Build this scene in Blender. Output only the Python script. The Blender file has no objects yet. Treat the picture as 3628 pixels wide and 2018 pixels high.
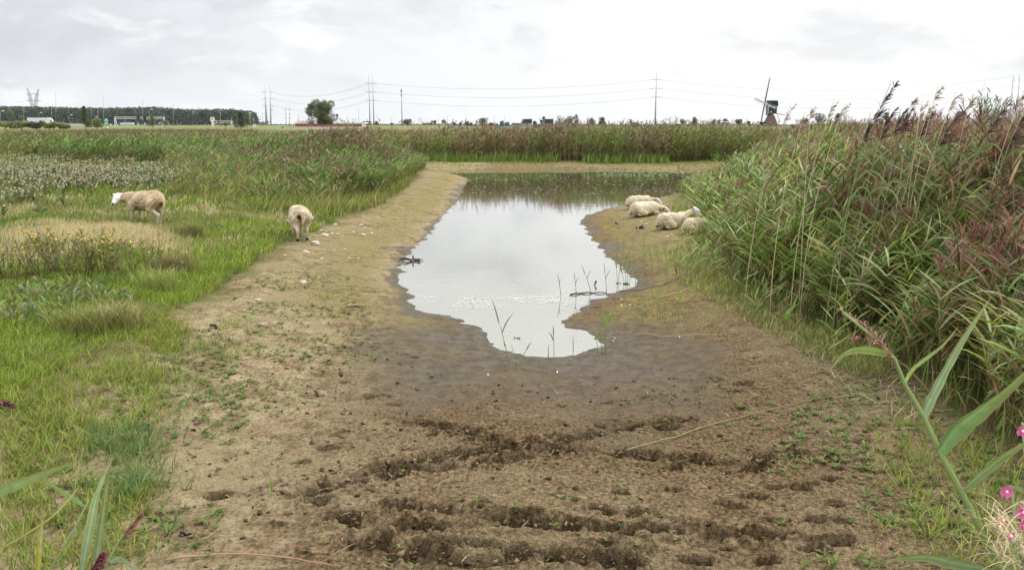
import bpy, math, random
import numpy as np
from mathutils import Vector, Matrix
R = math.radians
sc = bpy.context.scene
COL = sc.collection
# ------------------------------------------------------------------ camera, sky, sun
CH = 2.6                       # eye height above the pond
PITCH = 10.3
FPX = 3100.0                   # focal length in photo pixels (photo 3628 x 2018)
cam = bpy.data.cameras.new('camera'); camo = bpy.data.objects.new('camera', cam); COL.objects.link(camo)
camo.location = (0, 0, CH); camo.rotation_euler = (R(90 - PITCH), 0, 0)
cam.sensor_width = 36; cam.lens = 36 * FPX / 3628; cam.clip_start = .05; cam.clip_end = 30000
sc.camera = camo
sc.view_settings.view_transform = 'Standard'; sc.view_settings.look = 'None'
sc.view_settings.exposure = 0.42; sc.view_settings.gamma = 1
sc.cycles.max_bounces = 6; sc.cycles.transparent_max_bounces = 4
sc.cycles.diffuse_bounces = 3; sc.cycles.glossy_bounces = 2; sc.cycles.transmission_bounces = 3; sc.cycles.volume_bounces = 0
sc.cycles.use_denoising = True
sc.cycles.caustics_reflective = False; sc.cycles.caustics_refractive = False

SUN_EL, SUN_AZ = 48, 50
w = bpy.data.worlds.new('World'); sc.world = w; w.use_nodes = True
nt = w.node_tree; nt.nodes.clear()
def N(t, typ, **kw):
    n = t.nodes.new(typ)
    for k, v in kw.items():
        if k.startswith('i_'):
            n.inputs[int(k[2:]) if k[2:].isdigit() else k[2:].replace('_', ' ')].default_value = v
        else: setattr(n, k, v)
    return n
def math_node(t, op, a, b=None, c=None, clamp=False):
    n = t.nodes.new('ShaderNodeMath'); n.operation = op; n.use_clamp = clamp
    for i, v in enumerate((a, b, c)):
        if v is None: continue
        if isinstance(v, (int, float)): n.inputs[i].default_value = v
        else: t.links.new(v, n.inputs[i])
    return n.outputs[0]
def mixc(t, f, a, b, blend='MIX'):
    n = t.nodes.new('ShaderNodeMix'); n.data_type = 'RGBA'; n.blend_type = blend
    for i, v in ((0, f), (6, a), (7, b)):
        if isinstance(v, (int, float)): n.inputs[i].default_value = v
        elif isinstance(v, tuple): n.inputs[i].default_value = v if len(v) == 4 else (*v, 1)
        else: t.links.new(v, n.inputs[i])
    return n.outputs[2]
def ramp(t, f, p0, p1, c0=(0, 0, 0, 1), c1=(1, 1, 1, 1)):
    n = t.nodes.new('ShaderNodeMapRange'); n.clamp = True; n.interpolation_type = 'SMOOTHSTEP'
    n.inputs[1].default_value = p0; n.inputs[2].default_value = p1
    t.links.new(f, n.inputs[0]); return n.outputs[0]
def noise(t, vec, scale, detail=4, rough=.55, dist=0):
    n = t.nodes.new('ShaderNodeTexNoise'); n.inputs['Scale'].default_value = scale; n.inputs['Detail'].default_value = detail
    n.inputs['Roughness'].default_value = rough; n.inputs['Distortion'].default_value = dist
    if vec is not None: t.links.new(vec, n.inputs['Vector'])
    return n.outputs[0]
def build_world():
    t = nt
    out = N(t, 'ShaderNodeOutputWorld'); bg = N(t, 'ShaderNodeBackground'); bg2 = N(t, 'ShaderNodeBackground')
    sky = N(t, 'ShaderNodeTexSky'); sky.sky_type = 'NISHITA'; sky.sun_disc = False
    sky.sun_elevation = R(SUN_EL); sky.sun_rotation = R(SUN_AZ); sky.dust_density = 2
    t.links.new(sky.outputs[0], bg.inputs[0]); bg.inputs[1].default_value = .08
    tc = N(t, 'ShaderNodeTexCoord'); sep = N(t, 'ShaderNodeSeparateXYZ'); t.links.new(tc.outputs['Generated'], sep.inputs[0])
    X, Y, Z = sep.outputs
    zz = math_node(t, 'ADD', math_node(t, 'MAXIMUM', Z, 0), .10)
    com = N(t, 'ShaderNodeCombineXYZ')
    t.links.new(math_node(t, 'DIVIDE', X, zz), com.inputs[0])
    t.links.new(math_node(t, 'DIVIDE', Y, zz), com.inputs[1])
    mq = N(t, 'ShaderNodeMapping'); mq.inputs['Scale'].default_value = (1, 1, 2.7); mq.inputs['Location'].default_value = (.4, 1.7, .35); t.links.new(tc.outputs['Generated'], mq.inputs[0])
    n1 = noise(t, mq.outputs[0], 4.2, 7, .58, .25)           # cloud banks
    mp = N(t, 'ShaderNodeMapping'); mp.inputs['Location'].default_value = (7.3, 3.1, 0); mp.inputs['Scale'].default_value = (1.0, .55, 1)
    t.links.new(com.outputs[0], mp.inputs[0])
    mr = N(t, 'ShaderNodeMapping'); mr.inputs['Scale'].default_value = (1, 1, 3.2); mr.inputs['Location'].default_value = (3.4, .7, 2.1); t.links.new(tc.outputs['Generated'], mr.inputs[0])
    n2 = noise(t, mr.outputs[0], 7.5, 7, .6, .3)
    left = ramp(t, math_node(t, 'DIVIDE', X, math_node(t, 'MAXIMUM', Y, .2)), -.75, .35)   # overcast thins toward the sun side
    base = mixc(t, left, (.585, .605, .64), (.84, .842, .84))
    hor = ramp(t, Z, .075, .0)
    base = mixc(t, math_node(t, 'MULTIPLY', hor, .55), base, (.76, .775, .79))
    dark = math_node(t, 'MULTIPLY', ramp(t, n1, .48, .66), ramp(t, Z, .02, .06))
    c = mixc(t, math_node(t, 'MULTIPLY', dark, math_node(t, 'SUBTRACT', .8, math_node(t, 'MULTIPLY', left, .28))), base, (.50, .515, .54))
    lite = ramp(t, n2, .52, .68)
    c = mixc(t, math_node(t, 'MULTIPLY', lite, .6), c, (.86, .865, .87))
    zen = ramp(t, Z, .16, .75)
    c = mixc(t, math_node(t, 'MULTIPLY', zen, .8), c, (2.0, 2.0, 2.0))
    t.links.new(c, bg2.inputs[0]); bg2.inputs[1].default_value = 1.0
    mx = N(t, 'ShaderNodeMixShader'); mx.inputs[0].default_value = .93
    t.links.new(bg.outputs[0], mx.inputs[1]); t.links.new(bg2.outputs[0], mx.inputs[2]); t.links.new(mx.outputs[0], out.inputs[0])
build_world()
sl = bpy.data.lights.new('sun', 'SUN'); sl.energy = 1.5; sl.angle = R(14); sl.color = (1, .96, .9)
so = bpy.data.objects.new('sun', sl); COL.objects.link(so)
sd_ = Vector((math.sin(R(SUN_AZ)) * math.cos(R(SUN_EL)), math.cos(R(SUN_AZ)) * math.cos(R(SUN_EL)), math.sin(R(SUN_EL))))
so.rotation_euler = sd_.to_track_quat('Z', 'Y').to_euler(); so.location = (0, 0, 60)

# ------------------------------------------------------------------ photo pixel -> world helpers (design-time measuring)
_cp, _sp = math.cos(R(PITCH)), math.sin(R(PITCH))
def ray(px, py):
    a = (px - 1814) / FPX; b = -(py - 1009) / FPX
    return np.array((a, _cp + b * _sp, -_sp + b * _cp))
def at(px, py, Y):                       # the point seen at (px,py) whose distance along +Y is Y
    d = ray(px, py); return np.array((0, 0, CH)) + d * (Y / d[1])
def atz(px, py, z):
    d = ray(px, py); return np.array((0, 0, CH)) + d * ((z - CH) / d[2])
K = 3628 / 2576.                         # view px -> photo px
# ------------------------------------------------------------------ numpy noise and polygons
def _hash(ix, iy, s):
    h = (ix.astype(np.int64) * 374761393 + iy.astype(np.int64) * 668265263 + s * 974634777) & 0xffffffff
    h = ((h ^ (h >> 13)) * 1274126177) & 0xffffffff
    return ((h ^ (h >> 16)) & 0xffff) / 65535.0
def vnoise(x, y, s=0):
    ix, iy = np.floor(x), np.floor(y); fx, fy = x - ix, y - iy
    fx = fx * fx * (3 - 2 * fx); fy = fy * fy * (3 - 2 * fy)
    a, b = _hash(ix, iy, s), _hash(ix + 1, iy, s); c, d = _hash(ix, iy + 1, s), _hash(ix + 1, iy + 1, s)
    return (a * (1 - fx) + b * fx) * (1 - fy) + (c * (1 - fx) + d * fx) * fy
def fbm(x, y, s=0, o=4):
    v = 0; a = .5
    for i in range(o): v = v + a * vnoise(x * 2 ** i, y * 2 ** i, s + i * 17); a *= .5
    return v / (1 - .5 ** o)
def ss(x, a, b):
    t = np.clip((x - a) / (b - a), 0, 1); return t * t * (3 - 2 * t)
def distpl(x, y, pts, closed=False):
    d = np.full(x.shape, 1e9); n = len(pts)
    for i in range(n if closed else n - 1):
        ax, ay = pts[i][:2]; bx, by = pts[(i + 1) % n][:2]
        ux, uy = bx - ax, by - ay; L = ux * ux + uy * uy + 1e-9
        t = np.clip(((x - ax) * ux + (y - ay) * uy) / L, 0, 1)
        d = np.minimum(d, (x - ax - t * ux) ** 2 + (y - ay - t * uy) ** 2)
    return np.sqrt(d)
def inpoly(x, y, poly):
    r = np.zeros(x.shape, bool); n = len(poly)
    for i in range(n):
        x1, y1 = poly[i][:2]; x2, y2 = poly[(i + 1) % n][:2]
        if y1 == y2: continue
        c = ((y1 > y) != (y2 > y)) & (x < (x2 - x1) * (y - y1) / (y2 - y1) + x1)
        r ^= c
    return r
def smooth_closed(pts, it=2):
    for _ in range(it):
        q = []
        for i in range(len(pts)):
            a, b = np.array(pts[i]), np.array(pts[(i + 1) % len(pts)])
            q += [a * .75 + b * .25, a * .25 + b * .75]
        pts = q
    return pts
SHORE_V = [(1390,900),(1320,894),(1255,881),(1222,862),(1214,835),(1178,806),(1120,792),(1062,783),(1032,758),(1012,720),(1006,690),(1012,660),
  (1035,630),(1075,595),(1110,550),(1143,512),(1163,482),(1170,462),(1184,450),(1150,440),(1112,433),(1082,428.5),(1250,426.5),(1500,426),(1800,426),(1960,429),
  (1900,440),(1800,460),(1710,485),(1650,500),(1585,512),(1530,525),(1482,540),(1455,556),(1476,582),(1502,616),(1540,655),(1588,690),(1606,715),(1562,735),(1502,752),
  (1470,772),(1432,795),(1405,812),(1440,824),(1490,840),(1511,858),(1492,880),(1450,892)]
SHORE = smooth_closed([atz(x * K, y * K, 0)[:2] for x, y in SHORE_V], 1)
def sdist(x, y):
    x = np.asarray(x, float); y = np.asarray(y, float)
    d = distpl(x, y, SHORE, True); return np.where(inpoly(x, y, SHORE), -d, d)
def hz(x, y, d=None):
    x = np.asarray(x, float); y = np.asarray(y, float)
    if d is None: d = sdist(x, y)
    w_ = 1 - ss(y, 9, 13)
    L = 3.0 + 3.5 * w_ * (1 - ss(np.abs(x - .3), 1.5, 5))
    z = np.where(d > 0, .56 * (1 - np.exp(-np.maximum(d, 0) / L)), np.maximum(-.6, .13 * d))
    k = ss(d, .2, 2.5)
    z = z + k * .11 * (fbm(x / 1.3 + 31, y / 1.3 + 11, 3, 3) - .5)
    z = z + .055 * np.exp(-(d / .55) ** 2) * (fbm(x / .38 + 5, y / .26, 23, 3) - .5) * (1 - .4 * w_)
    z = z + k * .16 * ss(d, 3, 6) * (fbm(x / 3.1 + 3, y / 3.1, 9, 2) - .5) * (1 - ss(y, 60, 120))
    return z
def hz1(x, y): return float(hz(np.array([x]), np.array([y]))[0])
def gp(px, py):                          # photo px -> point on the ground
    z = .2
    for _ in range(14):
        p = atz(px, py, z); z = z * .4 + .6 * hz1(p[0], p[1])
    p = atz(px, py, z); return np.array((p[0], p[1], hz1(p[0], p[1])))
def gv(x, y): return gp(x * K, y * K)
# grassland outlines
GL_EDGE = [gv(*p)[:2] for p in [(-60,1060),(0,1010),(120,945),(240,895),(330,850),(400,805),(480,762),(560,720),(640,668),(700,622),(752,600),(800,578),(850,548),(950,520),(1000,476),(1040,446),(1068,424)]]
GL_POLY = GL_EDGE + [np.array((-11., 62.)), np.array((-400., 900.)), np.array((-900., 900.)), np.array((-60., 4.)), np.array((-6., 3.))]
GR_EDGE = [gv(*p)[:2] for p in [(1765,455),(1722,478),(1705,494),(1725,512),(1748,540),(1768,572),(1775,612),(1795,660),(1850,728),(1950,778),(2080,842),(2210,915),(2300,985),(2420,1075),(2600,1190)]]
GR_POLY = GR_EDGE + [np.array((6.0, 5.0)), np.array((40., 6.)), np.array((120., 110.)), np.array((22., 62.))]
FAR_POLY = [np.array(p) for p in [(-11.5, 61.), (-6, 59.5), (0, 60.), (8, 59.), (14, 59.5), (22, 58.), (60, 62.), (400, 400.), (-200, 400.)]]

# ------------------------------------------------------------------ object helpers
def tag(o, label=None, cat=None, group=None, kind=None):
    if label: o['label'] = label
    if cat: o['category'] = cat
    if group: o['group'] = group
    if kind: o['kind'] = kind
    return o
def thing(name, label, cat, loc=(0, 0, 0), group=None, rz=0.0):
    o = bpy.data.objects.new(name, None); COL.objects.link(o)
    o.location = [float(v) for v in loc]; o.rotation_euler = (0, 0, rz); o.empty_display_size = .1
    return tag(o, label, cat, group)
def link(name, me, mat, parent=None, loc=None):
    o = bpy.data.objects.new(name, me); COL.objects.link(o)
    if mat is not None:
        me.materials.clear()
        for m in (mat if isinstance(mat, (list, tuple)) else [mat]): me.materials.append(m)
    if parent is not None: o.parent = parent
    if loc is not None: o.location = [float(v) for v in loc]
    return o
class MB:
    def __init__(s): s.v = []; s.f = []; s.smooth = []
    def add(s, v, f, smooth=False):
        o = len(s.v); s.v += [tuple(float(c) for c in p) for p in v]; s.f += [tuple(i + o for i in q) for q in f]; s.smooth += [smooth] * len(f); return s
    def box(s, c, size, rz=0, M=None):
        a, b, d = [q / 2 for q in size]; v = [(x, y, z) for x in (-a, a) for y in (-b, b) for z in (-d, d)]
        cr, sr = math.cos(rz), math.sin(rz)
        v = [(c[0] + x * cr - y * sr, c[1] + x * sr + y * cr, c[2] + z) for x, y, z in v]
        return s.add(v, [(0, 1, 3, 2), (4, 6, 7, 5), (0, 4, 5, 1), (2, 3, 7, 6), (0, 2, 6, 4), (1, 5, 7, 3)])
    def bar(s, a, b, wx, wy=None):
        return s.tube([a, b], [wx / 2 * 1.414, (wy or wx) / 2 * 1.414], 4)
    def tube(s, pts, rad, n=6, cap=True, smooth=True):
        pts = [np.array(p, float) for p in pts]; rings = []
        if not hasattr(rad, '__len__'): rad = [rad] * len(pts)
        up = None
        for i, p in enumerate(pts):
            t = pts[min(i + 1, len(pts) - 1)] - pts[max(i - 1, 0)]; t /= (np.linalg.norm(t) + 1e-9)
            if up is None: up = np.array((0, 0, 1.)) if abs(t[2]) < .9 else np.array((0, 1., 0))
            u = np.cross(t, up); u /= (np.linalg.norm(u) + 1e-9); v = np.cross(u, t); up = v
            rings.append([p + rad[i] * (u * math.cos(2 * math.pi * (k + .5) / n) + v * math.sin(2 * math.pi * (k + .5) / n)) for k in range(n)])
        V = [q for r in rings for q in r]
        F = [(i * n + k, i * n + (k + 1) % n, (i + 1) * n + (k + 1) % n, (i + 1) * n + k) for i in range(len(pts) - 1) for k in range(n)]
        if cap: F += [tuple(range(n))[::-1], tuple((len(pts) - 1) * n + k for k in range(n))]
        return s.add(V, F, smooth and n > 4)
    def lathe(s, prof, c=(0, 0, 0), n=12, sy=1.0, smooth=True):
        V = [(c[0] + r * math.cos(2 * math.pi * k / n), c[1] + sy * r * math.sin(2 * math.pi * k / n), c[2] + z) for r, z in prof for k in range(n)]
        F = [(i * n + k, i * n + (k + 1) % n, (i + 1) * n + (k + 1) % n, (i + 1) * n + k) for i in range(len(prof) - 1) for k in range(n)]
        F += [tuple(range(n))[::-1], tuple((len(prof) - 1) * n + k for k in range(n))]
        return s.add(V, F, smooth)
    def ell(s, c, r, n=10, m=7, M=None, jit=0, rng=None, smooth=True):
        V = []; 
        for i in range(m + 1):
            th = math.pi * min(max(i / m, .02), .98)
            for k in range(n):
                ph = 2 * math.pi * k / n; j = 1 + (jit * (rng.random() - .5) if jit else 0)
                q = np.array((r[0] * math.sin(th) * math.cos(ph), r[1] * math.sin(th) * math.sin(ph), r[2] * math.cos(th))) * j
                if M is not None: q = M @ q
                V.append(q + np.array(c))
        F = [(i * n + (k + 1) % n, i * n + k, (i + 1) * n + k, (i + 1) * n + (k + 1) % n) for i in range(m) for k in range(n)]
        F += [tuple(range(n)), tuple(m * n + k for k in range(n))[::-1]]
        return s.add(V, F, smooth)
    def prism(s, poly, axis='y', d0=0., d1=1.):     # poly in the two other axes
        n = len(poly)
        def P(a, b, d): return (a, d, b) if axis == 'y' else ((d, a, b) if axis == 'x' else (a, b, d))
        V = [P(a, b, d0) for a, b in poly] + [P(a, b, d1) for a, b in poly]
        return s.add(V, [tuple(range(n)), tuple(range(2 * n - 1, n - 1, -1))] + [(i, i + n, (i + 1) % n + n, (i + 1) % n) for i in range(n)])
    def build(s, name, mat, parent=None, origin=None, loc=None):
        v = s.v if origin is None else [(p[0] - origin[0], p[1] - origin[1], p[2] - origin[2]) for p in s.v]
        me = bpy.data.meshes.new(name); me.from_pydata(v, [], s.f)
        me.polygons.foreach_set('use_smooth', s.smooth); me.update()
        return link(name, me, mat, parent, loc)
class NB:                                # big numpy quad meshes with a colour per vertex
    def __init__(s): s.V = []; s.F = []; s.C = []; s.n = 0
    def add(s, V, F, C):
        s.V.append(V.reshape(-1, 3)); s.F.append(F + s.n); s.C.append(C.reshape(-1, 3)); s.n += len(s.V[-1]); return s
    def mesh(s, name, origin=None):
        V = np.concatenate(s.V); F = np.concatenate(s.F); C = np.concatenate(s.C)
        if origin is not None: V = V - np.array(origin)[None]
        me = bpy.data.meshes.new(name)
        me.vertices.add(len(V)); me.vertices.foreach_set('co', V.astype(np.float32).ravel())
        me.loops.add(F.size); me.loops.foreach_set('vertex_index', F.astype(np.int32).ravel())
        me.polygons.add(len(F)); me.polygons.foreach_set('loop_start', np.arange(0, F.size, 4, dtype=np.int32))
        me.polygons.foreach_set('use_smooth', np.ones(len(F), bool))
        a = me.attributes.new('Col', 'FLOAT_COLOR', 'POINT'); a.data.foreach_set('color', np.hstack([np.clip(C, 0, 1), np.ones((len(C), 1))]).astype(np.float32).ravel())
        me.update(calc_edges=True); return me
    def build(s, name, mat, parent=None, origin=None, loc=None): return link(name, s.mesh(name, origin), mat, parent, loc)
def strips(P, az, th0, th1, L, W, nseg, c0, c1=None, roll=0., w0=.6, w1=.08, wm=1.0, bulge=.35):
    """tapered curved blades: base P (n,3), heading az, tilt from vertical th0 -> th1, length L, width W"""
    n = len(P); P = np.asarray(P, float); f = lambda a: np.broadcast_to(np.asarray(a, float), (n,))
    az, th0, th1, L, W, roll = map(f, (az, th0, th1, L, W, roll)); c0 = np.broadcast_to(c0, (n, 3)); c1 = c0 if c1 is None else np.broadcast_to(c1, (n, 3))
    p = P.copy(); V = np.empty((n, nseg + 1, 2, 3)); C = np.empty((n, nseg + 1, 2, 3))
    dx, dy = np.cos(az), np.sin(az)
    for k in range(nseg + 1):
        s_ = k / nseg
        wk = (w0 + (wm - w0) * s_ / bulge) if s_ < bulge else (wm + (w1 - wm) * ((s_ - bulge) / (1 - bulge)) ** 1.3)
        th = th0 + (th1 - th0) * s_
        h = .5 * W * wk
        side = np.stack([-dy * np.cos(roll) - dx * np.sin(roll) * np.cos(th), dx * np.cos(roll) - dy * np.sin(roll) * np.cos(th), np.sin(roll) * np.sin(th)], 1)
        V[:, k, 0] = p - side * h[:, None]; V[:, k, 1] = p + side * h[:, None]
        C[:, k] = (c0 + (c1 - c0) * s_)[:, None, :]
        st = L / nseg
        p = p + np.stack([np.sin(th) * dx * st, np.sin(th) * dy * st, np.cos(th) * st], 1)
    b = (np.arange(n) * (nseg + 1) * 2)[:, None, None] + (np.arange(nseg) * 2)[None, :, None]
    F = (b + np.array([0, 1, 3, 2])[None, None]).reshape(-1, 4)
    return V, F, C
def tubes3(A, radii, c, n=3):
    """A (m, k, 3) centre lines -> n sided tubes; radii (k,)"""
    m, k, _ = A.shape; V = np.empty((m, k, n, 3))
    for j in range(n):
        a = 2 * math.pi * j / n; V[:, :, j] = A + np.array([math.cos(a), math.sin(a), 0])[None, None] * np.asarray(radii).reshape(-1, k if np.ndim(radii) == 1 else k)[:, :, None]
    b = (np.arange(m) * k * n)[:, None, None] + (np.arange(k - 1) * n)[None, :, None]
    F = np.concatenate([(b + np.array([j, (j + 1) % n, (j + 1) % n + n, j + n])[None, None]).reshape(-1, 4) for j in range(n)])
    C = np.broadcast_to(np.asarray(c)[:, None, None, :], (m, k, n, 3)).copy()
    return V, F, C
def scatter(rng, poly, n, keep=None):
    poly = [np.asarray(p)[:2] for p in poly]; a = np.min(poly, 0); b = np.max(poly, 0); X = np.empty((0, 2))
    for _ in range(60):
        q = a + (b - a) * rng.random((n * 2, 2)); q = q[inpoly(q[:, 0], q[:, 1], poly)]
        if keep is not None and len(q): q = q[rng.random(len(q)) < keep(q[:, 0], q[:, 1])]
        X = np.vstack([X, q])
        if len(X) >= n: break
    return X[:n]
def on_ground(X): return np.column_stack([X, hz(X[:, 0], X[:, 1])])
def vcol(rng, n, cols, p=None, var=.18):
    cols = np.array(cols); i = rng.choice(len(cols), n, p=p); return cols[i] * (1 + var * rng.standard_normal((n, 1))).clip(.5, 1.6) * (1 + .06 * rng.standard_normal((n, 3)))

# ------------------------------------------------------------------ materials
MATS = {}
def pbr(name, col, rough=.7, metal=0, spec=.3, var=.12, scale=3.0, bump=0.0, bscale=40):
    if name in MATS: return MATS[name]
    m = bpy.data.materials.new(name); m.use_nodes = True; t = m.node_tree; b = t.nodes['Principled BSDF']
    b.inputs['Roughness'].default_value = rough; b.inputs['Metallic'].default_value = metal; b.inputs['Specular IOR Level'].default_value = spec
    tc = N(t, 'ShaderNodeTexCoord'); n = noise(t, tc.outputs['Object'], scale, 5)
    c = mixc(t, n, tuple(v * (1 - var) for v in col), tuple(min(1, v * (1 + var)) for v in col)); t.links.new(c, b.inputs['Base Color'])
    if bump:
        bm = N(t, 'ShaderNodeBump'); bm.inputs['Strength'].default_value = bump; t.links.new(noise(t, tc.outputs['Object'], bscale, 4), bm.inputs['Height']); t.links.new(bm.outputs[0], b.inputs['Normal'])
    MATS[name] = m; return m
def leafmat(name, rough=.5, spec=.25, trans=.25, bump=0.):
    if name in MATS: return MATS[name]
    m = bpy.data.materials.new(name); m.use_nodes = True; t = m.node_tree; b = t.nodes['Principled BSDF']; out = t.nodes['Material Output']
    at_ = N(t, 'ShaderNodeAttribute', attribute_name='Col')
    b.inputs['Roughness'].default_value = rough; b.inputs['Specular IOR Level'].default_value = spec
    tc = N(t, 'ShaderNodeTexCoord'); n = noise(t, tc.outputs['Object'], 6, 3)
    n2 = noise(t, tc.outputs['Object'], 70, 3, .7); c = mixc(t, .35, at_.outputs['Color'], mixc(t, math_node(t, 'ADD', math_node(t, 'MULTIPLY', n, .5), math_node(t, 'MULTIPLY', n2, .5)), (.2, .2, .2), (1.8, 1.8, 1.8)), 'MULTIPLY'); t.links.new(c, b.inputs['Base Color'])
    if bump:
        bm = N(t, 'ShaderNodeBump'); bm.inputs['Strength'].default_value = bump; bm.inputs['Distance'].default_value = .02; t.links.new(noise(t, tc.outputs['Object'], 45, 5), bm.inputs['Height']); t.links.new(bm.outputs[0], b.inputs['Normal'])
    if trans:
        tr = N(t, 'ShaderNodeBsdfTranslucent'); t.links.new(c, tr.inputs[0]); mx = N(t, 'ShaderNodeMixShader'); mx.inputs[0].default_value = trans
        t.links.new(b.outputs[0], mx.inputs[1]); t.links.new(tr.outputs[0], mx.inputs[2]); t.links.new(mx.outputs[0], out.inputs[0])
    MATS[name] = m; return m
# ------------------------------------------------------------------ ground sheet
FAR_POLY[:6] = [np.array(p) for p in [(-11.5, 58.), (-5, 56.2), (0, 56.8), (8, 55.9), (14, 56.6), (22, 55.)]]
BANDS = [([(730,1250),(830,1228),(900,1205),(1000,1180),(1080,1165),(1150,1150),(1300,1132),(1420,1130),(1550,1150),(1700,1160),(1850,1168),(1920,1166)], .13, .075),
  ([(1010,1060),(1100,1072),(1180,1095),(1300,1112),(1400,1115),(1500,1088),(1600,1070),(1700,1058)], .15, .06),
  ([(1000,1192),(1130,1180),(1250,1165),(1330,1150)], .07, .05),
  ([(790,1255),(830,1285),(860,1300)], .12, .05),
  ([(820,1310),(930,1325),(1050,1335),(1200,1322),(1300,1325),(1500,1335),(1650,1345),(1750,1342),(1850,1360),(1960,1352)], .10, .09),
  ([(960,1275),(1060,1285),(1180,1290),(1300,1297),(1400,1305)], .07, .07),
  ([(1500,1283),(1600,1290),(1700,1305),(1800,1330)], .07, .06),
  ([(930,1370),(1050,1388),(1150,1372),(1300,1392),(1480,1378),(1620,1388)], .10, .085),
  ([(1050,1412),(1200,1422),(1350,1408),(1500,1424),(1600,1428)], .10, .08),
  ([(1960,1140),(2050,1150),(2110,1165)], .09, .05)]
BANDS = [([gv(*p)[:2] for p in pts], wd * .72, dp) for pts, wd, dp in BANDS]
PRINTS = [(825,1128,.14),(757,1165,.14),(812,1216,.12),(870,1085,.08),(796,994,.10),(800,940,.08),(730,880,.08),(930,1002,.13),(965,1000,.12),(985,1020,.12),(935,905,.08),(1020,890,.1),(1040,900,.1),
  (1412,1022,.1),(1525,1015,.1),(1860,1030,.15),(1800,955,.13),(1870,965,.13),(1850,985,.12),(1750,975,.08),(1590,1140,.1),(1955,1228,.13),(1900,1250,.13),(1835,1272,.13),(2010,1232,.15),(2030,1222,.13),(2090,1205,.12),(2110,1180,.11),
  (2110,1312,.16),(2105,1268,.13),(1960,1310,.12),(1970,1355,.13),(2070,1360,.15),(2110,1362,.14),(1755,1412,.16),(1930,1410,.14),(2050,1385,.13),(2000,1140,.12),(2040,1090,.1),(2170,1110,.1),(2180,1170,.1),(550,1250,.16),(1205,1270,.13),(1380,1100,.1),(1090,1095,.1),(1700,1180,.1),(2050,1310,.12),(1830,1385,.12),(640,960,.07),(560,1010,.07),
  (860,965,.08),(1110,1000,.06),(1330,985,.07),(1500,950,.06),(1620,1000,.07),(1660,930,.06),(1240,940,.05),(1150,930,.06),(1090,960,.06),(1540,1060,.09),(1030,1130,.09),(1430,1255,.1),(1560,1240,.1),(1690,1235,.1),(700,1320,.1),(760,1390,.1)]
PRINTS = [(gv(a, b)[:2], s_) for a, b, s_ in PRINTS]
rg = np.random.default_rng(5)
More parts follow.
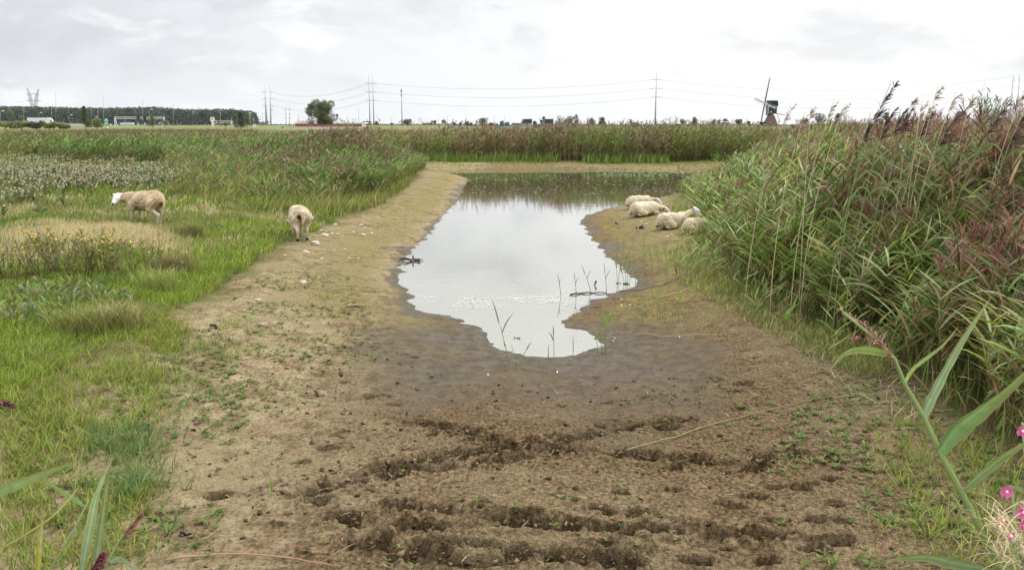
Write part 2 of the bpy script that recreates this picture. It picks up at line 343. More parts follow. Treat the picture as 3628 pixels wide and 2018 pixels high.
def build_ground():
    ys = np.concatenate([[-40, -12, -3, .3, .9], np.geomspace(1.5, 13, 880), np.geomspace(13, 72, 330)[1:], np.geomspace(72, 4200, 90)[1:]])
    u = np.linspace(-1, 1, 1000); u = np.sign(u) * (.72 * np.abs(u) + .28 * np.abs(u) ** 4)
    Wd = np.maximum(.92 * np.maximum(ys, 0) + 2.5, 0) + (ys < 1) * 30 * (ys < 0)
    x = (u[None, :] * Wd[:, None]); y = np.broadcast_to(ys[:, None], x.shape).copy()
    sh = x.shape; xf, yf = x.ravel(), y.ravel()
    d = sdist(xf, yf); z = hz(xf, yf, d)
    # --- masks
    n1 = fbm(xf / .8, yf / .8, 40, 4) - .5; n2 = fbm(xf / .25, yf / .25, 50, 3) - .5
    def region(poly, edge, soft):
        e = distpl(xf, yf, edge); ins = inpoly(xf, yf, poly); return ss(np.where(ins, e, -e) + n1 * soft * 1.6 + n2 * soft * .6, -soft, soft)
    gl = region(GL_POLY, GL_EDGE, .45); gr = region(GR_POLY, GR_EDGE, .5); gf = inpoly(xf, yf, FAR_POLY).astype(float)
    grass = np.maximum(np.maximum(gl, gr), np.maximum(gf, (yf > 75).astype(float)))
    front = (1 - ss(yf, 9.0, 12.5)) * (1 - ss(np.abs(xf - .1), 1.4, 3.2))
    wet = 1 - ss(d + n1 * (.9 + 1.8 * front) + n2 * .5, .02 - .3 * front, .26 + 3.6 * front)
    alg = ss(d + n1 * .5, .2, .7) * (1 - ss(d + n1 * 1.5, 1.0, 2.4)) * ss(yf, 9.5, 12.5)
    alg = np.maximum(alg, .9 * (xf > .4) * ss(yf, 11, 13) * (1 - grass) * ss(d, .2, .6))
    alg = np.maximum(alg, .45 * ss(yf, 8, 10.5) * (1 - grass) * ss(n1, .0, .2))
    # --- trampled bands and hoof prints
    fine = np.zeros_like(xf); churn = np.zeros_like(xf); near = np.where((yf > 3.2) & (yf < 14) & (np.abs(xf) < 6.5))[0]; X, Yn = xf[near], yf[near]
    tb = fbm(X / .11, Yn / .09, 71, 3) - .5; lump = fbm(X / .032, Yn / .028, 72, 3) - .5; wob = (fbm(X / .3, Yn / .3, 73, 3) - .5)
    f_ = np.zeros_like(X); ch = np.zeros_like(X)
    for pts, wd, dp in BANDS:
        q = distpl(X, Yn, pts) + wob * wd * 1.3
        k = 1 - ss(q, wd * .35, wd * 1.25); ch = np.maximum(ch, k * (.25 + .6 * ss(-tb, -.05, .12)))
        rim = np.exp(-((q - wd * 1.25) / (wd * .4)) ** 2)
        f_ += k * (tb * .7 * dp - dp * .30 + lump * dp * .35) + rim * dp * .25 * (1 + 2 * lump)
    allp = list(PRINTS)
    for pts, wd, dp in BANDS:            # overlapping hoof marks along every trodden line
        for i in range(len(pts) - 1):
            a, b = pts[i], pts[i + 1]; L = np.linalg.norm(b - a)
            for _ in range(int(L / .085 * (wd / .1)) + 1):
                f = rg.random(); allp.append((a * (1 - f) + b * f + rg.standard_normal(2) * wd * np.array((.5, .62)), rg.uniform(.07, .19) * (.7 + dp * 5)))
    for (p, s_) in allp:
        a = rg.uniform(-.5, .5); l = s_ * rg.uniform(.5, .75); wdt = s_ * rg.uniform(.36, .5)
        sel = np.where((np.abs(X - p[0]) < s_ * 2) & (np.abs(Yn - p[1]) < s_ * 2))[0]
        ux = (X[sel] - p[0]) * math.cos(a) + (Yn[sel] - p[1]) * math.sin(a); uy = -(X[sel] - p[0]) * math.sin(a) + (Yn[sel] - p[1]) * math.cos(a)
        q = np.sqrt((ux / l) ** 2 + (uy / wdt) ** 2) + lump[sel] * .7 + wob[sel] * .8
        f_[sel] = np.maximum(f_[sel] - (1 - ss(q, .66, 1.0)) * s_ * .58, -.11); f_[sel] += np.exp(-((q - 1.2) / .25) ** 2) * s_ * .10 * (1 + .8 * lump[sel])
        ch[sel] = np.maximum(ch[sel], (1 - ss(q, .5, 1.1)))
    mud = 1 - grass[near]
    f_ += (fbm(X / .07, Yn / .06, 80, 3) - .5) * .020 * (1 - .5 * wet[near]) * mud
    fine[near] = f_; churn[near] = ch * (1 - grass[near])
    # low terraces on the drying left bank
    bank = (1 - grass) * ss(d, .4, 1.6) * (xf < -.5) * ss(yf, 6, 8)
    fine += bank * .05 * (np.abs(np.sin(yf * 2.6 + 3 * fbm(xf / 1.1, yf / 1.3, 90, 3) * 3)) - .5) * (fbm(xf / .9, yf / .5, 91, 2))
    hum = grass * (fbm(xf / .55, yf / .5, 95, 3) - .5) * .22 * (1 - ss(yf, 40, 70)); fine += hum
    dry = (1 - grass) * (1 - wet) * np.clip(ss(-xf, .4, 2.6) + .55 * ss(xf, 2.2, 3.4) + .25 * ss(-yf, -6.5, -4.5) * (1 - ss(np.abs(xf), .5, 3)), 0, 1) * (1 - .3 * alg)
    z = z + fine
    nr, nc = sh; i = (np.arange(nr - 1)[:, None] * nc + np.arange(nc - 1)[None, :]).ravel()
    F = np.stack([i, i + 1, i + nc + 1, i + nc], 1)
    nb = NB(); nb.add(np.column_stack([xf, yf, z]), F, np.column_stack([grass, wet, alg]))
    me = nb.mesh('ground')
    for nm, arr in (('churn', churn), ('dry', dry)):
        a = me.attributes.new(nm, 'FLOAT', 'POINT'); a.data.foreach_set('value', arr.astype(np.float32))
    m = bpy.data.materials.new('ground'); m.use_nodes = True; t = m.node_tree; b = t.nodes['Principled BSDF']
    A = N(t, 'ShaderNodeAttribute', attribute_name='Col'); s3 = N(t, 'ShaderNodeSeparateColor'); t.links.new(A.outputs['Color'], s3.inputs[0])
    g_, w_, a_ = s3.outputs; chn = N(t, 'ShaderNodeAttribute', attribute_name='churn').outputs['Fac']; dr = N(t, 'ShaderNodeAttribute', attribute_name='dry').outputs['Fac']
    P = N(t, 'ShaderNodeTexCoord').outputs['Object']
    mp = N(t, 'ShaderNodeMapping'); mp.inputs['Scale'].default_value = (1, .8, 1); t.links.new(P, mp.inputs[0]); P2 = mp.outputs[0]
    nA = noise(t, P, 1.1, 5, .6); nB = noise(t, P2, 7, 6, .65); nC = noise(t, P2, 38, 5, .7); nD = noise(t, P2, 140, 3, .7)
    mud = mixc(t, ramp(t, nB, .3, .7), (.120, .076, .035), (.225, .150, .074))
    mud = mixc(t, ramp(t, nC, .45, .75), mud, (.36, .26, .145))
    mud = mixc(t, math_node(t, 'MULTIPLY', ramp(t, nC, .56, .38), .8), mud, (.045, .030, .016))
    pale = mixc(t, ramp(t, nB, .3, .72), (.27, .20, .11), (.56, .455, .29))
    pale = mixc(t, math_node(t, 'MULTIPLY', ramp(t, nC, .54, .36), .65), pale, (.165, .115, .055))
    c = mixc(t, math_node(t, 'MULTIPLY', dr, ramp(t, math_node(t, 'ADD', nA, math_node(t, 'MULTIPLY', nB, .5)), .45, .85)), mud, pale)
    crust = math_node(t, 'MULTIPLY', ramp(t, nD, .55, .63), ramp(t, nA, .48, .60))       # dried pale flakes
    c = mixc(t, math_node(t, 'MULTIPLY', crust, .75), c, (.52, .42, .27))
    alc = mixc(t, ramp(t, nB, .3, .7), (.19, .15, .07), (.29, .275, .065))
    c = mixc(t, math_node(t, 'MULTIPLY', a_, math_node(t, 'ADD', math_node(t, 'MULTIPLY', ramp(t, nB, .42, .62), ramp(t, nC, .3, .6)), .12, clamp=True)), c, alc)
    pit_shade = math_node(t, 'MULTIPLY', ramp(t, nD, .44, .36), ramp(t, nB, .40, .60)); c = mixc(t, math_node(t, 'MULTIPLY', pit_shade, .6), c, (.045, .032, .018))  # dark specks put the shade of tiny pits into the mud colour
    sparse = math_node(t, 'MULTIPLY', math_node(t, 'MULTIPLY', ramp(t, nA, .48, .62), ramp(t, nB, .42, .62)), math_node(t, 'MULTIPLY', dr, .55))
    c = mixc(t, sparse, c, (.17, .17, .045))
    wetc = mixc(t, ramp(t, nB, .35, .65), (.105, .086, .06), (.18, .15, .11))
    wetc = mixc(t, math_node(t, 'MULTIPLY', ramp(t, nC, .50, .60), .8), wetc, (.050, .038, .022))
    wetc = mixc(t, math_node(t, 'MULTIPLY', ramp(t, nA, .52, .66), .45), wetc, (.10, .115, .06))
    c = mixc(t, w_, c, wetc)
    c = mixc(t, math_node(t, 'MULTIPLY', chn, .8, clamp=True), c, mixc(t, nC, (.034, .023, .013), (.09, .062, .036)))
    gc = mixc(t, nB, (.07, .085, .02), (.15, .16, .04)); c = mixc(t, g_, c, gc)
    t.links.new(c, b.inputs['Base Color'])
    t.links.new(math_node(t, 'SUBTRACT', .92, math_node(t, 'MULTIPLY', w_, math_node(t, 'ADD', .12, math_node(t, 'MULTIPLY', nB, .3)))), b.inputs['Roughness'])
    t.links.new(math_node(t, 'ADD', .12, math_node(t, 'MULTIPLY', w_, .06)), b.inputs['Specular IOR Level'])
    vo = N(t, 'ShaderNodeTexVoronoi'); vo.inputs['Scale'].default_value = 26; vo.inputs['Randomness'].default_value = 1; wv = N(t, 'ShaderNodeVectorMath', operation='ADD'); t.links.new(P2, wv.inputs[0]); nz = N(t, 'ShaderNodeTexNoise'); nz.inputs['Scale'].default_value = 14; t.links.new(P2, nz.inputs['Vector']); sc3 = N(t, 'ShaderNodeVectorMath', operation='SCALE'); sc3.inputs['Scale'].default_value = .09; t.links.new(nz.outputs['Color'], sc3.inputs[0]); t.links.new(sc3.outputs[0], wv.inputs[1]); t.links.new(wv.outputs[0], vo.inputs['Vector'])
    vd = vo.outputs['Distance']; hgt = math_node(t, 'ADD', math_node(t, 'ADD', math_node(t, 'MULTIPLY', nC, .7), math_node(t, 'MULTIPLY', nD, .35)), math_node(t, 'MULTIPLY', math_node(t, 'SUBTRACT', .6, vd), math_node(t, 'MULTIPLY', ramp(t, nA, .35, .6), .55)))
    bm = N(t, 'ShaderNodeBump'); bm.inputs['Strength'].default_value = 1.0; bm.inputs['Distance'].default_value = .05
    t.links.new(hgt, bm.inputs['Height']); t.links.new(bm.outputs[0], b.inputs['Normal'])
    tag(link('ground', me, m), kind='structure')
build_ground()
def build_water():
    xs = [p[0] for p in SHORE]; mb = MB(); mb.add([(-40, 8.5, 0), (60, 8.5, 0), (60, 57, 0), (-40, 57, 0)], [(0, 1, 2, 3)])
    m = bpy.data.materials.new('water'); m.use_nodes = True; t = m.node_tree; t.nodes.clear(); out = N(t, 'ShaderNodeOutputMaterial')
    P = N(t, 'ShaderNodeTexCoord').outputs['Object']
    mp = N(t, 'ShaderNodeMapping'); mp.inputs['Scale'].default_value = (.35, 1, 1); t.links.new(P, mp.inputs[0])
    bm = N(t, 'ShaderNodeBump'); bm.inputs['Strength'].default_value = .035; bm.inputs['Distance'].default_value = .05
    t.links.new(math_node(t, 'ADD', noise(t, mp.outputs[0], 2.2, 4, .6), math_node(t, 'MULTIPLY', noise(t, mp.outputs[0], 16, 2), .12)), bm.inputs['Height'])
    df = N(t, 'ShaderNodeBsdfDiffuse'); gl = N(t, 'ShaderNodeBsdfGlossy'); gl.inputs['Roughness'].default_value = .015; gl.inputs['Color'].default_value = (.90, .91, .92, 1)
    film = noise(t, P, 1.2, 4, .6)
    t.links.new(mixc(t, film, (.13, .12, .05), (.20, .18, .10)), df.inputs[0])
    fr = N(t, 'ShaderNodeFresnel'); fr.inputs[0].default_value = 1.75
    t.links.new(bm.outputs[0], gl.inputs['Normal'])
    f2 = math_node(t, 'ADD', math_node(t, 'MULTIPLY', fr.outputs[0], .8), .36, clamp=True)
    mx = N(t, 'ShaderNodeMixShader'); t.links.new(math_node(t, 'MINIMUM', f2, .86), mx.inputs[0]); t.links.new(df.outputs[0], mx.inputs[1]); t.links.new(gl.outputs[0], mx.inputs[2]); t.links.new(mx.outputs[0], out.inputs[0])
    tag(mb.build('pond_water', m), kind='structure')
build_water()

# ------------------------------------------------------------------ plants as stuff
LEAF = leafmat('reed_leaf', .5, .24, .2); GRASS = leafmat('grass_blade', .6, .15, .30); DRYM = leafmat('dry_stalk', .7, .1, .1); FLUFF = leafmat('seed_fluff', .9, .05, .25)
def reeds(nb, rng, P, H, leafcols, nleaf=8, lseg=3, LL=.42, LW=.024, plume=.5, nfil=34, plumecols=((.13, .055, .055), (.20, .09, .075), (.10, .05, .04)), stem_r=.0035, lean=.16, bend=.20, wind=0.0, spread=.75, stemcols=((.20, .20, .07), (.14, .17, .05)), PL=.26, lowleaf=.18, fw=.006, pseg=3, droop=2.2):
    n = len(P); 
    if n == 0: return
    az = wind + spread * rng.standard_normal(n); ln = np.abs(lean * (1 + .6 * rng.standard_normal(n))); bd = np.abs(bend * (1 + .5 * rng.standard_normal(n)))
    D = np.stack([np.cos(az), np.sin(az), 0 * az], 1)
    def pos(s_): return P + D * (H * (ln * s_ + bd * s_ ** 2))[:, None] + np.array([0, 0, 1.])[None] * (H * s_ * (1 - .25 * bd * s_))[:, None]
    K_ = 5; A = np.stack([pos(np.full(n, k / (K_ - 1))) for k in range(K_)], 1)
    sc_ = vcol(rng, n, stemcols)
    nb.add(*tubes3(A, np.linspace(stem_r, stem_r * .4, K_)[None].repeat(n, 0), sc_))
    lc = vcol(rng, n, leafcols)
    for j in range(nleaf):
        s_ = lowleaf + (.95 - lowleaf) * (j + rng.random(n)) / nleaf
        a2 = wind + (.8 * rng.standard_normal(n)) + (rng.random(n) < .22) * math.pi
        l = LL * (.7 + .6 * rng.random(n)) * (1.15 - .45 * s_)
        cc = lc * (1 + .15 * rng.standard_normal((n, 1))); 
        old = (s_ < .45) & (rng.random(n) < .45); cc[old] = vcol(rng, int(old.sum()), ((.26, .19, .08), (.19, .12, .05)))
        nb.add(*strips(pos(s_), a2, .55 + .45 * rng.random(n), 1.0 + .55 * rng.random(n) + .8 * (rng.random(n) < .13), l, LW * (.7 + .6 * rng.random(n)), lseg, cc, cc * 1.08, roll=.7 * rng.standard_normal(n)))
    if plume > 0:
        i = np.where(rng.random(n) < plume)[0]; m = len(i)
        if m:
            pc = vcol(rng, m, plumecols); pl = PL * (.7 + .6 * rng.random(m))
            for q in range(nfil):
                f_ = (q + .5) / nfil
                top = pos(np.full(n, 1.0))[i] + (D[i] * .45 + np.array([0, 0, .8])) * (pl * (f_ - .15))[:, None] * .8
                a3 = az[i] + 1.0 * rng.standard_normal(m)
                nb.add(*strips(top, a3, .25 + .5 * rng.random(m), 1.0 + (droop - 1.0) * (1 - .5 * f_) * rng.random(m) * 1.6, pl * (.35 + .55 * (1 - f_)) * (.7 + .5 * rng.random(m)), fw, pseg, pc * (1 + .2 * rng.standard_normal((m, 1))), pc * 1.25, w0=.5, wm=1.0, w1=.25, bulge=.5))
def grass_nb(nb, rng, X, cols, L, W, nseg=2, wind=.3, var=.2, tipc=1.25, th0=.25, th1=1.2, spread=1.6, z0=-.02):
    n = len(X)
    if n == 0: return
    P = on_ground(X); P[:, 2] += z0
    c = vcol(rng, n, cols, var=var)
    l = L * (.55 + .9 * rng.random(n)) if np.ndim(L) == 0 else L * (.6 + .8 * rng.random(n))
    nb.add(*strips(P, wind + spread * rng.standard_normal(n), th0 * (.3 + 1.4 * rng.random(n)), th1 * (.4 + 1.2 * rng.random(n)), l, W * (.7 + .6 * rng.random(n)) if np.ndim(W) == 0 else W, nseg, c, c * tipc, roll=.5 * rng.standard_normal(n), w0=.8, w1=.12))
GREEN = ((.17, .245, .03), (.23, .30, .045), (.135, .20, .025), (.30, .34, .07))
OLIVE = ((.19, .22, .05), (.26, .26, .08), (.15, .19, .04), (.31, .27, .11))
STRAW = ((.56, .46, .27), (.50, .40, .23), (.62, .53, .33), (.38, .34, .15))
def gedge_d(X, edge): return distpl(X[:, 0], X[:, 1], edge)
VP = lambda pts: [gv(*p)[:2] for p in pts]
STRAW_POLY = VP([(-40,720),(-40,590),(60,565),(200,560),(290,562),(340,580),(420,590),(520,605),(560,640),(470,655),(380,640),(280,625),(180,650),(80,690)])
THIS_POLY = VP([(-60,560),(-60,440),(40,425),(160,418),(250,405),(330,402),(400,430),(420,470),(330,490),(250,520),(120,540),(40,560)])
def g_left():
    rng = np.random.default_rng(11); nb = NB()
    near = [p for p in GL_EDGE[:7]] + [np.array((-9., 13.)), np.array((-11., 8.)), np.array((-6., 4.))]
    inS = lambda x, y: inpoly(x, y, STRAW_POLY)
    # lawn-like bank grass, near to far; blades get longer and fewer with distance
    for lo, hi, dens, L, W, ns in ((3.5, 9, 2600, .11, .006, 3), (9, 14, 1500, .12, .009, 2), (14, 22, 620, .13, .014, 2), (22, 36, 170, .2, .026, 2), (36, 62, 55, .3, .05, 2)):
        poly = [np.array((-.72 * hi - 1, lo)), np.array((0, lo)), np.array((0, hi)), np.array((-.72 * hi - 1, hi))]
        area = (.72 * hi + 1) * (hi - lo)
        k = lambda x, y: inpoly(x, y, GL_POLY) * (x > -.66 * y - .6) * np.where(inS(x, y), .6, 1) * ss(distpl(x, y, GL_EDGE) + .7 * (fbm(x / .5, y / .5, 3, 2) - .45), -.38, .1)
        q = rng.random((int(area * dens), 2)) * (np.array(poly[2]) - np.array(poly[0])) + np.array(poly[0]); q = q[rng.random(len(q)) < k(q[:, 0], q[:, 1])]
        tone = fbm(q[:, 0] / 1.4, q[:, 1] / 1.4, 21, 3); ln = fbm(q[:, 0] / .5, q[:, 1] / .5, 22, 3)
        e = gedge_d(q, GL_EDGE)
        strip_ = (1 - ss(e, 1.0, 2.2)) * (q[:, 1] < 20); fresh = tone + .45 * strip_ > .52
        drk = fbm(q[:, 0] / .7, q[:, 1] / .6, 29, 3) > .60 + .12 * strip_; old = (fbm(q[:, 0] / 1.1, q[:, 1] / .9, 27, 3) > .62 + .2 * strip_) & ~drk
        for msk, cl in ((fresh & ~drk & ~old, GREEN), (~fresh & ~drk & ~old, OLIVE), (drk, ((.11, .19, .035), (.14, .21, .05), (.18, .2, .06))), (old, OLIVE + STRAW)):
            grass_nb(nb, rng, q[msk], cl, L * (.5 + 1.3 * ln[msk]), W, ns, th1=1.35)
    # fringe of thin runners creeping onto the mud
    q = np.array([p for p in GL_EDGE]); X = []
    for i in range(len(q) - 1):
        m = int(np.linalg.norm(q[i + 1] - q[i]) * (260 if q[i][1] < 14 else 60)); s_ = rng.random((m, 1)); X.append(q[i] * (1 - s_) + q[i + 1] * s_ + np.column_stack([np.abs(rng.standard_normal(m)) * .35, -.15 * rng.random(m)]))
    grass_nb(nb, rng, np.vstack(X), GREEN + OLIVE, .07, .006, 2, th0=.7, th1=1.5)
    tag(nb.build('meadow_grass', GRASS), kind='stuff')
    nb = NB(); X = scatter(rng, STRAW_POLY, 36000, lambda x, y: ss(fbm(x / .8, y / .8, 60, 3), .25, .6))
    X = X[rng.random(len(X)) < ss(distpl(X[:, 0], X[:, 1], STRAW_POLY, True) + 1.2 * (fbm(X[:, 0] / .9, X[:, 1] / .9, 63, 3) - .45), -.1, 1.1)]
    grass_nb(nb, rng, X, STRAW, .17, .008, 2, th0=.15, th1=.7, spread=1.2)
    X = scatter(rng, VP([(0,560),(0,480),(500,560),(700,560),(720,600),(560,640),(400,600)]), 2500); grass_nb(nb, rng, X, STRAW, .13, .009, 2, th0=.15, th1=.7)
    tag(nb.build('dry_grass', GRASS), kind='stuff')
g_left()
def thistles():
    rng = np.random.default_rng(12); nb = NB(); nf = NB()
    X = scatter(rng, VP([(-60,565),(-60,425),(60,412),(200,402),(330,396),(430,405),(520,440),(470,500),(330,530),(120,555)]), 900, lambda x, y: (ss(fbm(x / 1.1, y / 2.6, 61, 3), .40, .60) * (.2 + .8 * ss(y, 22, 26)) + .05)); P = on_ground(X); n = len(P); H = .24 + .32 * rng.random(n)
    A = np.stack([P + np.array([0, 0, 1])[None] * (H * s_)[:, None] for s_ in (0, .5, 1)], 1); nb.add(*tubes3(A, np.array([[.008, .006, .004]]).repeat(n, 0), vcol(rng, n, ((.16, .19, .07),))))
    for j in range(16):
        s_ = .08 + .8 * rng.random(n); p = P + np.array([0, 0, 1])[None] * (H * s_)[:, None]
        nb.add(*strips(p, 6.3 * rng.random(n), .8, 1.7, .16 + .12 * rng.random(n), .045, 2, vcol(rng, n, ((.11, .17, .05), (.15, .20, .07), (.19, .18, .07))), roll=.6 * rng.standard_normal(n)))
    for j in range(9):                  # fluffy heads
        m = rng.random(n) < .6; k = int(m.sum()); a = 6.3 * rng.random(k); r = .24 * np.sqrt(rng.random(k))
        p = P[m] + np.column_stack([r * np.cos(a), r * np.sin(a), H[m] * (.68 + .38 * rng.random(k))])
        for q in range(5): nf.add(*strips(p, 6.3 * rng.random(k), .2, 2.2 * rng.random(k), .04 + .03 * rng.random(k), .036, 2, vcol(rng, k, ((.66, .57, .47), (.52, .43, .34), (.74, .67, .58)), var=.12), roll=rng.standard_normal(k), w1=.5))
    tag(nb.build('thistle_leaves', GRASS), kind='stuff'); tag(nf.build('thistle_fluff', FLUFF), kind='stuff')
thistles()
REEDG = ((.10, .17, .04), (.14, .21, .05), (.09, .14, .035), (.20, .24, .07), (.25, .26, .07))
REEDO = ((.22, .25, .06), (.28, .26, .08), (.18, .23, .05), (.34, .28, .12), (.19, .27, .05))
def reeds_mid():
    rng = np.random.default_rng(13); nb = NB()
    # tall reeds on the left bank, lower toward the lawn
    poly = VP([(560,425),(640,452),(740,480),(850,505),(930,498),(1010,462),(1045,438),(1072,422)]) + [np.array((-6., 53.)), np.array((-14., 60.)), np.array((-34., 60.)), np.array((-22, 44.))]
    front = VP([(480,410),(560,425),(640,452),(740,480),(850,505),(930,498),(1010,462),(1045,438),(1072,422)])
    for lo, hi, n, LW, ns, nl, nf in ((0, 31, 7000, .024, 3, 8, 20), (31, 42, 8000, .032, 2, 7, 14), (42, 70, 8000, .045, 2, 6, 9)):
        X = scatter(rng, poly, n, lambda x, y: (y > lo) * (y <= hi) * 1.0); e = gedge_d(X, front)
        H = (.80 + .95 * ss(e, .0, 3.5) + .25 * (fbm(X[:, 0] / 2, X[:, 1] / 2, 5, 2) - .5)) * (.60 + .50 * rng.random(len(X))) * (1 - .12 * ss(X[:, 1], 40, 52))
        cc = gv(900, 440); red = (fbm(X[:, 0] / 2.6, X[:, 1] / 2.6, 8, 2) > .55) | (np.hypot(X[:, 0] - cc[0], (X[:, 1] - cc[1]) * .5) < 1.7 + 1.2 * vnoise(X[:, 0], X[:, 1], 2))
        for m, pl in ((red, .55), (~red, .08)):
            gcol = REEDG + ((.14, .27, .05), (.19, .33, .07), (.26, .36, .10))
            reeds(nb, rng, on_ground(X[m]), H[m], gcol, nl, ns, .42, LW, pl, nf, bend=.15, lean=.08, spread=.9, PL=.22, fw=.009, pseg=2, stem_r=.004, plumecols=((.17, .075, .07), (.22, .11, .09), (.13, .065, .055)))
    # loose tall grass in front of them
    X = scatter(rng, VP([(400,440),(430,490),(560,525),(700,540),(860,545),(960,515),(1030,470),(1045,440),(960,470),(850,480),(740,455),(600,415),(420,405)]), 22000, lambda x, y: ss(fbm(x / 1.2, y / 1.6, 19, 3), .25, .6))
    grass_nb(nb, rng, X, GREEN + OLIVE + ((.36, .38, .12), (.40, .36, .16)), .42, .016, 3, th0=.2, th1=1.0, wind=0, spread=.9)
    X = scatter(rng, VP([(420,420),(440,500),(600,530),(760,545),(860,535),(960,505),(1030,462),(1050,440),(900,480),(740,455),(600,415)]), 1500, lambda x, y: ss(fbm(x / 1.1, y / 1.6, 119, 3), .42, .6))
    reeds(nb, rng, on_ground(X), .35 + .75 * rng.random(len(X)), REEDG + OLIVE + ((.22, .34, .08),), 7, 2, .36, .028, .25, 12, bend=.1, lean=.08, spread=1.6, PL=.17, fw=.01, pseg=2, plumecols=((.17, .075, .07), (.24, .13, .10), (.34, .26, .18)))
    X = scatter(rng, poly, 700); H = .8 + .9 * rng.random(700)
    reeds(nb, rng, on_ground(X), H, STRAW, 1, 2, .25, .014, .5, 10, stem_r=.006, lean=.06, bend=.08, spread=2, stemcols=((.42, .35, .20), (.34, .27, .15)), PL=.2, fw=.012, pseg=2, plumecols=((.40, .31, .22), (.30, .2, .14)))
    tag(nb.build('bank_reeds', LEAF), kind='stuff')
    nb = NB()                            # far-left belts
    poly = [np.array((-13., 34.)), np.array((-22., 34.)), np.array((-46., 62.)), np.array((-80., 110.)), np.array((-30., 110.)), np.array((-12, 60.))]
    X = scatter(rng, VP([(0,412),(120,408),(260,400),(380,400),(480,398),(560,420),(620,400),(640,350),(300,345),(0,365)]), 9000); H = 1.1 + .5 * rng.random(len(X))
    reeds(nb, rng, on_ground(X), H, REEDG + OLIVE, 6, 2, .42, .05, .4, 8, spread=.7, PL=.24, fw=.016, pseg=2, stem_r=.006, plumecols=((.18, .09, .07), (.24, .14, .10)))
    X = scatter(rng, [np.array((-60., 70.)), np.array((-12., 66.)), np.array((-14., 135.)), np.array((-110., 135.))], 7000); H = .75 + .45 * fbm(X[:, 0] / 9, X[:, 1] / 9, 7, 2)
    reeds(nb, rng, on_ground(X), H, OLIVE + REEDG, 5, 2, .5, .10, .35, 6, spread=.8, PL=.3, fw=.03, pseg=2, stem_r=.01, plumecols=((.18, .10, .07), (.30, .22, .14)))
    X = scatter(rng, [np.array((-230., 180.)), np.array((-60., 180.)), np.array((-20., 240.)), np.array((-300., 330.))], 2600); 
    tag(nb.build('field_reeds', LEAF), kind='stuff')
    nb = NB(); X = FAR_POLY              # belt behind the pond
    front = FAR_POLY[:7]
    strip_ = FAR_POLY[:7] + [p + np.array((0, 5.5)) for p in FAR_POLY[:7][::-1]]
    X = scatter(rng, strip_, 15000); tone = fbm(X[:, 0] / 3.0, X[:, 1] / 3, 77, 3)
    H = (1.05 + 1.10 * fbm(X[:, 0] / 1.6, X[:, 1] / 2.5, 6, 3) + .52 * ss(X[:, 0], -4, 6)) * (.66 + .46 * rng.random(len(X)))
    m1 = tone < .45; m2 = (tone >= .45) & (tone < .56); m3 = tone >= .56
    for m, cl, pc in ((m1, REEDO + ((.20, .30, .06), (.26, .32, .08)), ((.20, .12, .09), (.26, .18, .11))), (m2, ((.19, .24, .055), (.25, .27, .07), (.14, .19, .045)), ((.15, .09, .06), (.2, .12, .08))), (m3, ((.28, .22, .10), (.20, .20, .07), (.34, .25, .13), (.18, .15, .07)), ((.14, .07, .06), (.18, .10, .08)))):
        reeds(nb, rng, on_ground(X[m]), H[m], cl, 7, 2, .5, .045, .5, 9, lean=.05, bend=.10, spread=1.2, PL=.24, fw=.02, pseg=2, stem_r=.008, plumecols=pc, lowleaf=.1)
    back = [p + np.array((0, 5.)) for p in FAR_POLY[:7]] + [np.array((75., 110.)), np.array((-16., 110.))]
    X = scatter(rng, back, 9000); H = 1.05 + .6 * fbm(X[:, 0] / 6, X[:, 1] / 6, 16, 3)
    reeds(nb, rng, on_ground(X), H, REEDO, 5, 2, .5, .09, .4, 7, lean=.05, bend=.12, spread=1.2, PL=.3, fw=.03, pseg=2, stem_r=.01)
    X = scatter(rng, strip_, 1300, lambda x, y: ss(fbm(x / 2.5, y / 5, 131, 3), .4, .6)); H = 1.5 + .9 * rng.random(len(X))
    reeds(nb, rng, on_ground(X) - np.array((0, .5, 0)), H, STRAW, 1, 2, .3, .02, .6, 10, lean=.04, bend=.06, spread=2, stem_r=.010, stemcols=((.44, .36, .22), (.30, .22, .12)), PL=.24, fw=.025, pseg=2, plumecols=((.38, .29, .2), (.26, .16, .11)))
    # fresh green sedge along the foot of the belt
    X = np.vstack([np.array(FAR_POLY[i]) * (1 - s_) + np.array(FAR_POLY[i + 1]) * s_ for i in range(6) for s_ in rng.random((700, 1))]) + np.column_stack([rng.standard_normal(4200) * .2, -.5 * np.abs(rng.standard_normal(4200)) + .1])
    X = X[fbm(X[:, 0] / 1.7, X[:, 1] / 9, 66, 3) > .33]
    grass_nb(nb, rng, X, ((.10, .20, .03), (.16, .25, .05), (.22, .28, .06)), .55, .035, 2, th0=.2, th1=.8)
    i = rng.integers(0, 6, 6000); s_ = rng.random((6000, 1)); q = np.array(FAR_POLY[:7]); X = q[i] * (1 - s_) + q[i + 1] * s_ + np.column_stack([rng.standard_normal(6000) * .3, -2.6 * rng.random(6000) ** 1.5]); X = X[fbm(X[:, 0] / 2.2, X[:, 1] / .7, 151, 3) > .47]
    grass_nb(nb, rng, X, OLIVE + GREEN, .10, .05, 2, th0=.4, th1=1.3)
    tag(nb.build('far_reeds', LEAF), kind='stuff')
reeds_mid()
